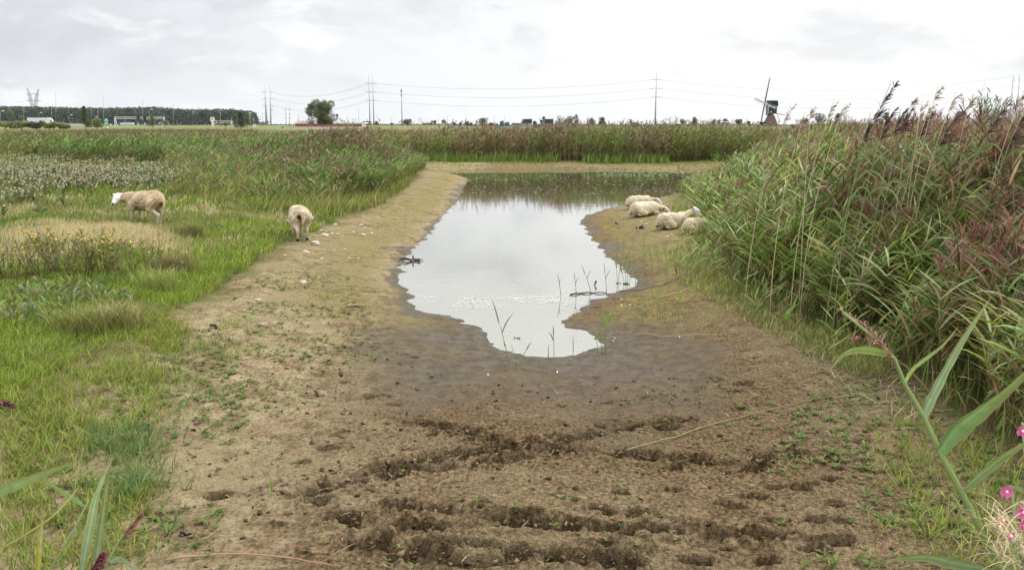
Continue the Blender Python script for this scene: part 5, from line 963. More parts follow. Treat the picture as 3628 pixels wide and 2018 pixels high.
lorry('small white and pale blue lorry under the big sign gantry', 419, 470, 434, 447, 640, pbr('pale_blue', (.45, .66, .80), .6), -1, .3)
lorry('small red lorry far off between the trees in the middle', 1714, 1733, 438, 447, 700, REDP, 1, .25)
def car(label, x0, x1, ytop, ybot, Y, mat):
    a = at((x0 + x1) / 2, ybot, Y); t = thing('car', label, 'car', a); h = ybot - ytop; L = x1 - x0; P = [(x0, ybot - h * .15), (x0, ybot - h * .5), (x0 + L * .2, ybot - h * .55), (x0 + L * .36, ytop), (x0 + L * .72, ytop), (x0 + L * .88, ybot - h * .55), (x1, ybot - h * .5), (x1, ybot - h * .15)]
    MB().prism([(q[0], q[2]) for q in (at(u, v, Y) for u, v in P)], 'y', Y, Y + 1.7).build('body', mat, t, a)
    MB().prism([(q[0], q[2]) for q in (at(u, v, Y) for u, v in [(x0 + L * .27, ybot - h * .58), (x0 + L * .38, ytop + h * .1), (x0 + L * .7, ytop + h * .1), (x0 + L * .8, ybot - h * .58)])], 'y', Y - .03, Y + 1.6).build('window', GLAS, t, a)
    for f in (.2, .8): p = at(x0 + L * f, ybot - h * .18, Y); MB().tube([p - np.array((0, .03, 0)), p + np.array((0, .2, 0))], h * .2 * Y / FPX, 10).build('wheel', BLACK, t, a)
car('dark grey car on the bridge just right of the white lorry', 226, 256, 432, 442, 571, DGREY); car('white car behind the green and white arrow sign', 372, 396, 440, 449, 575, WHT)
def gantry(label, x0, x1, yt, yb, ybase, Y, panels, group='sign gantries over the motorway'):
    o = at(x0, ybase, Y); t = thing('sign_gantry', label, 'gantry', o, group); mb = MB(); h = (yb - yt)
    for yy in (yt, yb): 
        for dy in (0, 1.6): seg(mb, (x0, yy), (x1, yy), Y + dy, 1.5, 4)
    n = int((x1 - x0) / 9)
    for k in range(n): u0, u1 = x0 + (x1 - x0) * k / n, x0 + (x1 - x0) * (k + 1) / n; seg(mb, (u0, yt), ((u0 + u1) / 2, yb), Y, 1.0, 4); seg(mb, ((u0 + u1) / 2, yb), (u1, yt), Y, 1.0, 4)
    mb.build('truss', WHT, t, o)
    for xx, d in ((x0, 9), (x1, -9)): mb = MB(); seg(mb, (xx, yt), (xx, ybase), Y, 3.2, 4); seg(mb, (xx, yt + 2), (xx + d, ybase), Y, 2.2, 4); mb.build('leg', WHT, t, o)
    for (a, b, c, d) in panels: mb = MB(); rectbox(mb, a, b, c, d, Y - .4, .3); mb.build('matrix_panel', BLACK, t, o)
gantry('wide white sign gantry with dark matrix panels over the motorway', 407, 582, 414, 421, 447, 500, [(484, 412, 493, 423), (508, 412, 516, 423)]); gantry('smaller white gantry right of the yellow emblem sign', 756, 822, 428, 435, 449, 620, [(757, 429, 762, 434), (771, 429, 777, 434)])
def arrow_sign():
    Y = 430; o = at(377, 449, Y); t = thing('arrow_sign', 'green and white arrow board standing at the motorway exit', 'sign', o); mb = MB(); rectbox(mb, 370, 418, 383, 444, Y, .12); mb.build('board', pbr('sign_green', (.01, .23, .19), .5), t, o)
    for k in range(2):
        y0 = 420 + k * 12; P = [(371, y0 + 7), (376.5, y0), (382, y0 + 7), (382, y0 + 12), (376.5, y0 + 5), (371, y0 + 12)]; mb = MB(); pts = [at(u, v, Y - .04) for u, v in P]
        mb.add(pts + [p + np.array((0, .03, 0)) for p in pts], [(0, 1, 4, 5), (1, 2, 3, 4), (6, 7, 10, 11)[::-1], (7, 8, 9, 10)[::-1], (0, 5, 11, 6), (3, 2, 8, 9)]); mb.build('chevron', WHT, t, o)
    mb = MB(); seg(mb, (377, 444), (377, 452), Y + .2, 2, 5); mb.build('post', GALV, t, o); mb = MB(); rectbox(mb, 375, 449, 385, 454, Y - 1, .1); mb.build('plate', WHT, t, o)
arrow_sign()
def emblem_sign():
    Y = 430; o = at(753, 450, Y); t = thing('totem_sign', 'tall white filling station sign with a yellow shell emblem at left', 'sign', o); mb = MB(); rectbox(mb, 745, 415, 758, 430, Y, .6); mb.build('panel', WHT, t, o)
    mb = MB(); p = [at(u, v, Y) for u, v in ((748, 430), (755.5, 430), (754.5, 450), (751.5, 450))]; mb.prism([(q[0], q[2]) for q in p], 'y', Y, Y + .5); mb.build('column', WHT, t, o)
    for nm, r, mat, dy in (('emblem_rim', 4.4, REDP, .05), ('emblem', 3.7, pbr('emblem_yellow', (.86, .55, .05), .5), .08)):
        c = at(750.5, 421.5, Y - dy); s_ = r * Y / FPX; P = [(c[0] - s_ * .35, c[2] - s_ * .8)] + [(c[0] + s_ * (1 + .06 * (k % 2)) * math.cos(a), c[2] + s_ * math.sin(a)) for k, a in enumerate(np.linspace(math.pi + .45, -.45, 13))] + [(c[0] + s_ * .35, c[2] - s_ * .8)]
        MB().prism(P, 'y', Y - dy, Y - .005).build(nm, mat, t, o)
emblem_sign()
def plain_sign(name, label, x0, y0, x1, y1, base, Y, mat, cat='sign', legs=1):
    o = at((x0 + x1) / 2, base, Y); t = thing(name, label, cat, o); mb = MB(); rectbox(mb, x0, y0, x1, y1, Y, .2); mb.build('panel', mat, t, o)
    for k in range(legs): xx = x0 + (x1 - x0) * (k + .5) / legs; mb = MB(); seg(mb, (xx, y1), (xx, base), Y + .2, 1.6, 5); mb.build('post', GALV, t, o)
    return t, o
t, o = plain_sign('road_sign', 'small white board with a pink line right of the forest end', 897, 440, 907, 451, 455, 450, WHT); mb = MB(); rectbox(mb, 899, 443, 905, 445, 449.9, .05); mb.build('stripe', pbr('pink_line', (.7, .25, .3), .6), t, o)
t, o = plain_sign('road_sign', 'blue motorway sign in two panels left of the concrete houses', 1775, 437, 1785, 448, 455, 480, BLUE, legs=2)
plain_sign('billboard', 'pale orange billboard among the far trees in the middle', 1568, 436, 1579, 444, 452, 600, ORNG, 'billboard'); plain_sign('road_sign', 'tall grey sign panel beside a dark round tree in the middle', 1532, 433, 1537, 446, 452, 560, pbr('sign_grey', (.45, .45, .46), .6))
plain_sign('road_sign', 'small blue square sign by the red fence end', 997, 449, 1004, 453, 457, 330, BLUE)
# lamp posts
def lamp(px, ytop, ybase, Y, label, side=0, wpx=1.7):
    o = at(px, ybase, Y); t = thing('lamp_post', label, 'lamp post', o, 'lamp posts along the motorway'); mb = MB(); r = wpx * Y / FPX / 2; mb.tube([o, at(px - .4, ytop, Y)], [r, r * .55], 5); mb.build('mast', GALV, t, o)
    if side:
        a = at(px, ytop, Y); b = at(px + side, ytop - 1.5, Y); mb = MB(); mb.tube([a, (a + b) / 2 + np.array((0, 0, .1)), b], r * .5, 4); mb.build('arm', GALV, t, o); mb = MB(); mb.ell(b, (.55 + abs(side) * .02, .3, .22), 7, 5); mb.build('lamp_head', WHT, t, o)
    else: mb = MB(); p = at(px - .4, ytop, Y); mb.box(p, (1.1, .4, .25)); mb.build('lamp_head', WHT, t, o)
for a in ((84,362,434,420,'lamp post with an arm to the left in front of the lattice tower',-13), (198,331,436,470,'tall thin lamp post behind the white lorry cab',0), (183,372,436,500,'lamp post with a right arm touching the lorry cab',7), (2,395,432,420,'lamp post cut by the left edge of the view',9), (138,401,418,520,'short lamp rising behind the white lorry roof',8), (244,409,434,520,'short lamp with its arm right over the dark car',9), (367,344,447,460,'tall thin lamp post by the green arrow sign',0), (347,382,432,480,'lamp post between the tall tree and the arrow sign',0), (323,375,425,500,'lamp post right behind the tall tree',-4), (337,415,430,520,'short lamp with right arm beside the tall tree',6), (506,357,443,460,'tall lamp post between the two matrix panels',0), (529,389,424,500,'lamp post with a right arm behind the gantry bush',8), (614,370,445,470,'tall lamp post right of the big gantry',0), (705,379,395,520,'lamp post tip above the dark bushes',0), (683,399,408,520,'lamp head above the left dark bush',3), (781,390,449,480,'lamp post behind the smaller gantry',0), (884,401,450,520,'left one of a pair of lamp posts at the forest end',0), (888,400,450,540,'right one of a pair of lamp posts at the forest end',0), (898,422,441,520,'short lamp post over the small white board',0), (923,412,448,560,'lamp post left of the double pylon at the forest end',0), (931,402,448,560,'second lamp post left of the double pylon',0), (1058,405,436,520,'dark lamp post left of the round willow',0), (1148,420,440,600,'lamp post hidden in the willow crown',0), (1271,388,430,430,'grey mast with a crooked top right of the willow',-3), (1231,415,447,600,'faint lamp post above the filling station roof',0), (1386,418,447,520,'lamp post left of the telecom mast',0), (1452,418,447,560,'lamp post beside the bush right of the telecom mast',0), (1509,418,446,620,'lamp post at the left end of the far trees',0), (1574,417,436,620,'lamp post over the orange billboard',0), (1585,411,440,640,'tall lamp post right of the orange billboard',0), (1651,409,446,560,'tall lamp post in the small round tree',0), (1684,425,446,600,'lamp post in front of the big round tree',0), (1751,410,446,600,'tall lamp post right of the big round tree',0), (1789,412,446,600,'tall lamp post right of the blue sign',0), (1798,432,450,500,'short white post right of the blue sign',0), (1805,434,450,500,'rightmost short white post before the concrete houses',0), (1337,408,440,700,'faint lamp post between willow and telecom mast',0), (1110,418,436,620,'lamp post above the red letters',0)): lamp(*a)
# pylons
def pylon(label, poles, arms, Y, base=444, wb=4.5, wt=1.4, group='power pylons'):
    o = at(poles[0][0], base, Y); t = thing('power_pylon', label, 'pylon', o, group)
    for (xb, xt, yt) in poles: mb = MB(); mb.tube([at(xb, base, Y), at(xt, yt, Y)], [wb * Y / FPX / 2, wt * Y / FPX / 2], 8); mb.build('pole', PYL, t, o)
    for (x0, x1, y) in arms:
        mb = MB(); mb.tube([at(x0, y + 1.6, Y), at((x0 * 2 + x1) / 3, y, Y), at((x0 + 2 * x1) / 3, y, Y), at(x1, y + 1.6, Y)], 1.6 * Y / FPX / 2, 6); mb.build('crossarm', pbr('arm_grey', (.2, .21, .22), .6), t, o)
pylon('double pole pylon right of the round willow, tallest of the left pylons', [(1311, 1306, 264), (1325, 1320, 266)], [(1294, 1314, 295), (1296, 1316, 325), (1296, 1316, 355), (1314, 1334, 296), (1314, 1334, 326), (1314, 1334, 355.5)], 950)
pylon('single file pole pylon with three crossarms standing alone in the middle right', [(2321, 2326.5, 252)], [(2307, 2344, 282), (2305, 2344, 313), (2304, 2344, 344)], 900, wb=6.5)
pylon('double pole pylon at the end of the forest', [(943, 938.5, 303), (960, 956, 303)], [(929, 944, 327), (931, 946, 350), (932, 947, 373.5), (956, 968, 327), (957, 968.5, 350), (958, 969, 373.5)], 1250, wb=5.5); pylon('plain second pole standing close to the double pylon at the forest end', [(947, 944, 372)], [(938, 946, 389), (958, 966, 389), (939, 946, 406)], 1260, wb=4)
pylon('small faint double pylon left of the round willow', [(1014, 1013, 374), (1025.5, 1024.5, 374)], [(1007, 1015, 387), (1008, 1015, 402), (1008, 1015, 417), (1023, 1031, 387), (1024, 1031, 402), (1024, 1031, 417)], 2300, wb=2.6, wt=1); pylon('tiniest double pylon right of the telecom mast', [(1485, 1485, 412), (1492, 1492, 412)], [(1482, 1487, 418), (1482, 1487, 425), (1490, 1495, 418), (1490, 1495, 425)], 3200, wb=1.8, wt=.9)
def lean_pylon():
    Y = 1000; t = thing('power_pylon', 'double pole pylon at the right edge with slanted insulators between its poles', 'pylon', at(3578, 444, Y), 'power pylons'); o = np.array(t.location)
    for xb, xt, yt in ((3576, 3590, 267), (3599, 3614, 263)): mb = MB(); mb.tube([at(xb, 444, Y), at(xt, yt, Y)], [.75, .32], 8); mb.build('pole', PYL, t, o)
    for y in (272, 300, 333):
        dx = (300 - y) * .085
        for s_ in (0, 1): mb = MB(); x0 = 3588 + dx if s_ == 0 else 3611 + dx; seg(mb, (x0, y), (x0 + (5 if s_ == 0 else -5), y + 14), Y, 1.0, 4); seg(mb, (x0 + (5 if s_ == 0 else -5), y + 14), (x0 - .6, y + 20), Y, 1.0, 4); mb.build('insulator', pbr('arm_grey', (.2, .21, .22), .6), t, o)
lean_pylon()
def lattice_tower():
    Y = 1150; o = at(120, 430, Y); t = thing('lattice_pylon', 'steel lattice pylon with two horns rising over the forest at far left', 'pylon', o, 'power pylons'); mb = MB(); S = lambda a, b, w_=1.1: (seg(mb, a, b, Y, w_, 4), seg(mb, (a[0] + 3, a[1]), (b[0] + 3, b[1]), Y + 5, w_, 4))
    L = [(94, 313), (99, 334), (103, 356), (110, 382), (106, 430)]; Rr = [(135, 316), (133, 334), (131, 356), (126, 382), (134, 430)]; IL = [(94, 313), (106, 334), (112, 356), (118, 382)]; IR = [(135, 316), (127, 334), (122, 356), (118, 382)]
    for q in (L, Rr, IL, IR):
        for i in range(len(q) - 1): S(q[i], q[i + 1])
    for i in range(1, 4): S(L[i], IL[i], .8); S(L[i - 1], IL[i], .8); S(Rr[i], IR[i], .8); S(Rr[i - 1], IR[i], .8); S(IL[i - 1], L[i], .8); S(IR[i - 1], Rr[i], .8)
    for k in range(4):
        f0, f1 = k / 4, (k + 1) / 4; a = lambda f: (110 - 4 * f, 382 + 48 * f); b = lambda f: (126 + 8 * f, 382 + 48 * f); S(a(f0), b(f1), .8); S(b(f0), a(f1), .8); S(a(f1), b(f1), .8)
    mb.build('lattice', pbr('steel_blue', (.20, .22, .25), .6), t, o)
    for x0, x1, y in ((93, 138, 334), (91, 146, 357)): mb = MB(); seg(mb, (x0, y), (x1, y), Y, 1.5, 4); seg(mb, (x0, y), ((x0 + x1) / 2, y - 3), Y, 1, 4); seg(mb, (x1, y), ((x0 + x1) / 2, y - 3), Y, 1, 4); mb.build('crossarm', pbr('steel_blue', (.20, .22, .25), .6), t, o)
lattice_tower()
def mast():
    Y = 480; o = at(1425, 447, Y); t = thing('telecom_mast', 'slim telecom mast with antennas at its top, right of the double pylon', 'mast', o); mb = MB(); mb.tube([o, at(1421.5, 316, Y)], [.30, .16], 8); mb.build('mast', GALV, t, o)
    for dx, y0, y1 in ((-2, 318, 330), (2, 317, 328), (0, 316, 326), (-2, 334, 341), (2, 333, 342)): mb = MB(); seg(mb, (1422 + dx, y0), (1422 + dx, y1), Y - .3, 1.7, 4); mb.build('antenna', DGREY, t, o)
    mb = MB()
    for k in range(5): y = 432 + k * 4; seg(mb, (1423, y), (1431, y + 4), Y + .4, .9, 4); seg(mb, (1431, y), (1423, y + 4), Y + .4, .9, 4)
    for xx in (1422.5, 1431.5): seg(mb, (xx, 430), (xx, 452), Y + .4, 1.1, 4)
    mb.build('lattice', WHT, t, o)
mast()
def cable(label, a, Ya, b, Yb, sag, r=.10, n=28):
    A, B = at(*a, Ya), at(*b, Yb); pts = []
    for k in range(n + 1): f = k / n; p = A * (1 - f) + B * f; p[2] -= 4 * sag * f * (1 - f); pts.append(p - A)
    tag(MB().tube(pts, r, 4).build('power_cable', WIRE, None, None, A), label, 'cable', 'power cables')
lv = ('top', 'middle', 'bottom')
for i, (y0, y1) in enumerate(((296.5, 284), (327, 314.5), (357, 345.5))): cable(f'{lv[i]} cable of the long span from the left double pylon to the lone pylon', (1334, y0), 950, (2306, y1), 900, 7.2, .13)
for i, (y0, y1) in enumerate(((284, 270), (314.5, 301), (345.5, 334))): cable(f'{lv[i]} cable from the lone pylon past the big windmill to the right edge pylon', (2344, y0), 900, (3590, y1), 1000, 13.0, .11)
for i, (y0, y1) in enumerate(((328, 297), (351, 327), (374.5, 357))): cable(f'{lv[i]} front cable from the forest end pylon to the left double pylon', (968, y0), 1250, (1295, y1), 950, 9.5, .09)
for i, (y0, y1) in enumerate(((328, 299), (351, 329), (374.5, 359))): cable(f'{lv[i]} rear cable from the forest end pylon to the left double pylon', (969, y0), 1250, (1315, y1), 950, 8.0, .07)
for i, (y0, y1) in enumerate(((374, 388), (390, 403), (406, 418))): cable(f'{lv[i]} slack cable from the forest end pylon to the small faint pylon', (960, y0), 1250, (1008, y1), 2300, 10, .10)
for i, (y0, y1) in enumerate(((388, 394), (403, 413))): cable(f'{("upper", "lower")[i]} faint cable from the small pylon behind the willow', (1031, y0), 2300, (1130, y1), 1700, 6, .10)
# trees
def tree(label, px, ybase, w_, ytop, Y, cols, n=700, name='tree', cat='tree', lobes=9, leaf=None, trunk=.35, shape='round', group='trees and bushes on the horizon', seed=0, gap=.0):
    rng = np.random.default_rng(int(px * 13 + Y) + seed); b = at(px, ybase, Y); H = at(px, ytop, Y)[2] - b[2]; Wd = w_ * Y / FPX; leaf = leaf or max(.25, .9 * Y / 1000); t = thing(name, label, cat, b, group); nb = NB(); L = []
    for i in range(lobes):
        f = (i + .5) / lobes; a = rng.uniform(0, 6.28)
        if shape == 'round': h = H * (trunk * .7 + (1 - trunk * .7) * rng.uniform(.22, .86)); rr = Wd * .5 * math.sqrt(max(.05, 1 - ((h / H - .48) / .55) ** 2)) * .62
        elif shape == 'bushy':
            h = H * rng.uniform(.08, .86); rr = Wd * .47 * math.sqrt(max(.05, 1 - ((h / H - .42) / .60) ** 2))
        elif shape == 'cone': h = H * (.12 + .8 * f); rr = Wd * .42 * (1 - f) ** .8
        elif shape == 'low': h = H * rng.uniform(.25, .75); rr = Wd * .40
        else: h = H * (.15 + .75 * f); rr = Wd * .22
        r = Wd * rng.uniform(.16, .25) if shape not in ('low', 'bushy') else (H * rng.uniform(.3, .42) if shape == 'low' else Wd * rng.uniform(.09, .16))
        if shape == 'cone': r = Wd * .30 * (1.05 - .8 * f)
        k = rng.random() ** .5 if shape == 'round' else rng.random()
        x_ = rr * k * math.cos(a) if shape != 'low' else Wd * .42 * (2 * f - 1)
        L.append((np.array((x_, rr * .8 * k * math.sin(a), h)), r, .82 + .36 * rng.random()))
    m = n // lobes
    for c, r, tone in L:
        d = rng.standard_normal((m, 3)); d /= np.linalg.norm(d, axis=1)[:, None]; rad = r * (.55 + .5 * rng.random((m, 1))); P = c + d * rad * np.array((1, 1, 1.05)); P[:, 2] = P[:, 2].clip(.05 * H, H * 1.03)
        nb.add(*strips(P, 6.28 * rng.random(m), .4 + 1.2 * rng.random(m), 1.6 + rng.random(m), leaf * (.7 + .8 * rng.random(m)), leaf * .55, 2, vcol(rng, m, cols) * tone, roll=rng.standard_normal(m), w1=.3))
    nb.build('crown', LEAF, t); mb = MB(); tr = max(.12, Wd * .025); mb.tube([(0, 0, -.5), (Wd * .01, 0, H * .3), (0, 0, H * .7)], [tr, tr * .8, tr * .3], 7)
    for c, r, _ in L[::2]: mb.tube([(0, 0, H * .22), c * np.array((.5, .5, .8)), c], [tr * .5, tr * .35, tr * .12], 5)
    mb.build('trunk', BARK, t); return t
TG = ((.09, .12, .04), (.12, .15, .05), (.07, .10, .035)); TW = ((.15, .175, .07), (.19, .21, .09), (.11, .14, .05), (.24, .23, .11)); TD = ((.05, .09, .045), (.07, .11, .05), (.04, .07, .035)); TY = ((.27, .29, .08), (.21, .24, .06), (.31, .31, .10)); TB = ((.055, .085, .06), (.07, .105, .07))
tree('big round willow standing alone in front of the filling station', 1142, 446, 106, 352, 300, TW, 14000, lobes=50, leaf=.38, trunk=.02, group=None, shape='bushy')
tree('tall pointed tree at left between the bridge and the arrow sign', 304, 455, 40, 372, 330, ((.09, .14, .05), (.12, .17, .06)), 3200, lobes=12, leaf=.42, shape='cone', trunk=.1, group=None); tree('yellow green bush at the right foot of the tall pointed tree', 345, 453, 48, 424, 325, TY, 1500, 'bush', 'bush', 8, .4, .05)
for i, (x, wd, yt, lab) in enumerate(((18, 70, 432, 'yellow green bush cut by the left edge'), (75, 62, 429, 'yellow green bush under the left end of the white lorry'), (130, 72, 430, 'darker bush under the middle of the white lorry'), (190, 66, 433, 'yellow bush right of the white lorry'), (225, 40, 440, 'low bush at the left foot of the bridge'))): tree(lab, x, 457, wd, yt, 300, TY if i != 2 else ((.14, .16, .05), (.10, .12, .04)), 1900, 'bush', 'bush', 9, .4, .05, 'low')
tree('light green young tree at the left edge in front of the forest', 42, 436, 36, 387, 600, ((.12, .17, .07), (.15, .19, .08)), 900); tree('small light green tree right of the left edge tree', 75, 436, 26, 412, 600, ((.12, .17, .07), (.15, .19, .08)), 500)
tree('pale green bush in front of the right half of the big gantry', 541, 449, 40, 401, 420, ((.13, .17, .09), (.16, .19, .10)), 1200, 'bush', 'bush', 8, None, .05, 'cone'); tree('pale grey green bush under the right leg of the big gantry', 583, 449, 36, 427, 420, ((.15, .18, .11), (.18, .2, .12)), 800, 'bush', 'bush', 6, None, .05)
tree('dark bush left in the clump before the yellow emblem sign', 678, 441, 60, 408, 520, TD, 1100, 'bush', 'bush', 8, None, .05); tree('dark round tree, tallest in the clump before the yellow emblem sign', 717, 441, 44, 390, 520, TD, 1200); tree('yellow green shrub between the posts of the smaller gantry', 798, 449, 22, 434, 430, TY, 400, 'bush', 'bush', 5, None, .05)
tree('dark pointed conifer right of the smaller gantry', 853, 455, 44, 393, 330, ((.06, .11, .06), (.08, .13, .065)), 2400, shape='cone', lobes=12, leaf=.4, trunk=.05); tree('brownish green bush behind the dark conifer on its left', 832, 450, 30, 404, 380, ((.14, .15, .06), (.11, .13, .05)), 700); tree('olive bush behind the dark conifer on its right', 876, 452, 34, 415, 380, ((.14, .15, .06), (.11, .13, .05)), 800)
tree('dark far trees left of the double pylon at the forest end', 930, 446, 44, 430, 1100, TB, 500, 'tree', 'tree', 7, None, .05, 'low')
for a in ((1300, 447, 40, 432, 600, TG, 'bush at the foot of the left double pylon'), (1335, 447, 18, 432, 600, TG, 'thin dark bush right of the left double pylon'), (1388, 447, 16, 438, 700, TB, 'low dark bush left of the telecom mast'), (1444, 448, 34, 423, 480, TG, 'round green bush at the foot of the telecom mast'), (1506, 446, 20, 437, 800, TB, 'low dark tree, leftmost of the far middle row'), (1536, 446, 22, 427, 800, TB, 'dark round tree behind the tall grey sign'), (1523, 447, 24, 438, 800, TB, 'low dark bush left of the tall grey sign'), (1573, 445, 20, 426, 820, TB, 'dark round tree above the orange billboard'), (1608, 446, 20, 434, 800, TG, 'pointed green tree right of the orange billboard'), (1632, 446, 12, 435, 900, TB, 'narrow dark conifer in the far middle row'), (1652, 446, 24, 431, 800, TB, 'round dark tree with a lamp post in it'), (1668, 446, 16, 436, 820, TB, 'low dark tree left of the big round tree'), (1708, 446, 60, 420, 760, TD, 'big round tree above the small red lorry'), (1742, 447, 22, 437, 760, TG, 'green bush right of the big round tree'), (1760, 446, 8, 438, 900, TB, 'tiny conifer left of the blue sign'), (1780, 446, 22, 429, 800, TB, 'dark round tree behind the blue sign'), (1796, 446, 20, 434, 820, TB, 'dark low trees right of the blue sign'),
          (1895, 446, 20, 431, 700, TD, 'dark bush between the two concrete houses'), (1926, 440, 14, 411, 640, TG, 'round topped tree above the left shoulder of the right concrete house'), (1917, 446, 8, 425, 640, TD, 'slim dark tree left of the right concrete house'), (2012, 446, 48, 414, 560, ((.12, .17, .07), (.15, .19, .08)), 'light willow behind the long low shed'), (2040, 446, 22, 405, 580, TD, 'tall dark tree at the right end of the long low shed'), (2094, 452, 42, 420, 380, ((.10, .14, .06), (.13, .17, .07)), 'loose green bush right of the long low shed'), (2133, 448, 34, 418, 640, TB, 'blue green dome shaped tree right of the loose bush'), (2250, 450, 44, 436, 420, TG, 'low bush left of the church tower'), (2420, 450, 28, 420, 360, ((.11, .14, .05), (.14, .17, .06)), 'green bush right of the lone pylon'), (2455, 450, 36, 417, 360, ((.18, .18, .08), (.14, .15, .06)), 'olive bush right of the lone pylon, wider of two'), (2528, 446, 26, 423, 900, TB, 'blue green round tree, left of the far right pair'), (2548, 446, 20, 425, 900, TB, 'blue green round tree touching the left one of the pair'), (2572, 446, 30, 423, 900, TB, 'blue green flat topped tree above the white shed roof'), (2618, 448, 34, 425, 400, TG, 'faint bush between the white shed and the big windmill'), (2650, 448, 20, 430, 400, TG, 'sparse bush left of the big windmill'),
          (2848, 448, 32, 411, 300, ((.07, .10, .045), (.09, .12, .05)), 'dark loose tree right of the big windmill'), (2898, 448, 66, 404, 300, ((.06, .10, .05), (.08, .12, .055)), 'broad dark tree behind the pale old reeds'), (2968, 448, 34, 402, 300, ((.07, .10, .045), (.09, .12, .05)), 'open crowned dark tree at the right of the dark group'), (3140, 446, 30, 400, 260, TG, 'green bush behind the tallest reed')):
    x, yb, wd, yt, Yd, cl, lab = a; tree(lab, x, yb, wd, yt, Yd, cl, 700 if wd < 30 else 1300, trunk=.1, lobes=8 if wd < 40 else 12)
def forest():
    rng = np.random.default_rng(90); nb = NB(); top = lambda px: np.interp(px, (-200, 0, 150, 300, 480, 540, 620, 720, 800, 860, 890, 905, 914), (378, 379, 384, 386, 385, 382, 389, 392, 390, 394, 398, 404, 425))
    n = 30000; px = rng.uniform(-260, 912, n); Y = 900 + 60 * rng.random(n) + 25 * (px / 900); f = rng.random(n) ** .7
    crown = vnoise(px / 9.0, Y * 0 + 3.3, 4); crown2 = vnoise(px / 22., Y / 40, 9); yt = top(px) + 5 * (1 - np.abs(2 * crown - 1)) - 3 + rng.normal(0, .8, n); yb = 448.
    py = yt + (yb - yt) * (1 - f); P = np.array([at(a, b, c) for a, b, c in zip(px, py, Y)]); cols = vcol(rng, n, ((.045, .075, .035), (.06, .09, .042), (.035, .06, .03))) * (.75 + .5 * crown2)[:, None]
    nb.add(*strips(P, 6.28 * rng.random(n), .3 + 1.2 * rng.random(n), 1.5 + rng.random(n), 2.0 + 1.2 * rng.random(n), 1.3, 2, cols, roll=rng.standard_normal(n), w1=.3)); tag(nb.build('forest', LEAF), kind='stuff')
    mb = MB(); a, b = at(-260, 448, 925), at(905, 448, 925); mb.box(((a[0] + b[0]) / 2, 935, 8), (b[0] - a[0], 30, 16)); m = 0
forest()
def treeline():                          # low hazy rim of trees and hedges along the whole horizon
    rng = np.random.default_rng(91); nb = NB(); n = 9000; px = rng.uniform(900, 3800, n); Y = 1500 + 500 * rng.random(n); h = (2.2 + 5.5 * vnoise(px / 30, px * 0, 5) * vnoise(px / 110, px * 0 + 7, 6)); py = 446 - h * rng.random(n) + .8
    P = np.array([at(a, b, c) for a, b, c in zip(px, py, Y)]); nb.add(*strips(P, 6.28 * rng.random(n), .5 + rng.random(n), 1.5 + rng.random(n), 3.5, 2.6, 2, vcol(rng, n, ((.06, .085, .06), (.08, .10, .07))), roll=rng.standard_normal(n), w1=.4)); tag(nb.build('distant_treeline', LEAF), kind='stuff')
treeline()
def wispy():
    rng = np.random.default_rng(92); Y = 16.; b = grd(3496, Y); t = thing('willow_sapling', 'wispy young willow with thin grey leaves above the reeds at right', 'tree', b); mb = MB(); nb = NB()
    for (x, y) in ((3480, 330), (3468, 352), (3494, 345), (3506, 372), (3530, 338), (3548, 352), (3515, 400), (3466, 392), (3490, 375), (3534, 372)):
        e = at(x, y, Y + rng.uniform(-.5, .5)); m_ = b * .45 + e * .55 + np.array((rng.uniform(-.1, .1), 0, .1)); mb.tube([b, m_, e], [.022, .012, .004], 5); n = 50; f = rng.random((n, 1)); P = m_ * (1 - f) + e * f + rng.standard_normal((n, 3)) * .07; nb.add(*strips(P, 6.28 * rng.random(n), .2 + .5 * rng.random(n), .6 + rng.random(n), .13, .022, 2, vcol(rng, n, ((.22, .25, .16), (.17, .21, .11))), roll=rng.standard_normal(n)))
    mb.build('stems', BARK, t, b); nb.build('leaves', LEAF, t, b)
wispy()
# buildings
def station():
    Y = 330; o = at(1165, 450, Y); t = thing('filling_station', 'low white filling station with red lettering on its roof behind the willow', 'building', o); mb = MB(); rectbox(mb, 1042, 433.5, 1290, 438.5, Y, 10); mb.build('canopy', WHT, t, o); mb = MB(); rectbox(mb, 1046, 438.5, 1281, 449, Y + 1, 8); mb.build('wall', pbr('shop_wall', (.36, .30, .28), .7), t, o); mb = MB(); rectbox(mb, 1281, 436, 1290, 450, Y - .2, 3); mb.build('pillar', WHT, t, o); mb = MB(); rectbox(mb, 1215, 441, 1280, 446, Y + .9, .2); mb.build('window', GLAS, t, o)
    for x0, x1 in ((1050, 1090), (1110, 1140), (1190, 1212)): mb = MB(); rectbox(mb, x0, 441, x1, 445, Y + .9, .2); mb.build('window', GLAS, t, o)
    cu = bpy.data.curves.new('t', 'FONT'); cu.body = 'TotalEnergies'; cu.extrude = .05; ob = bpy.data.objects.new('t', cu); COL.objects.link(ob); me = bpy.data.meshes.new_from_object(ob.evaluated_get(bpy.context.evaluated_depsgraph_get())); bpy.data.objects.remove(ob)
    V = np.array([v.co[:] for v in me.vertices]); a, b_ = at(1050.5, 434, Y), at(1112, 427.5, Y); s_ = (b_[0] - a[0]) / V[:, 0].max(); me.transform(Matrix.Translation([a[0] - o[0], Y - .1 - o[1], a[2] - o[2]]) @ Matrix.Rotation(math.pi / 2, 4, 'X') @ Matrix.Scale(s_, 4)); link('letters', me, pbr('red_letters', (.62, .03, .05), .5), t)
station()
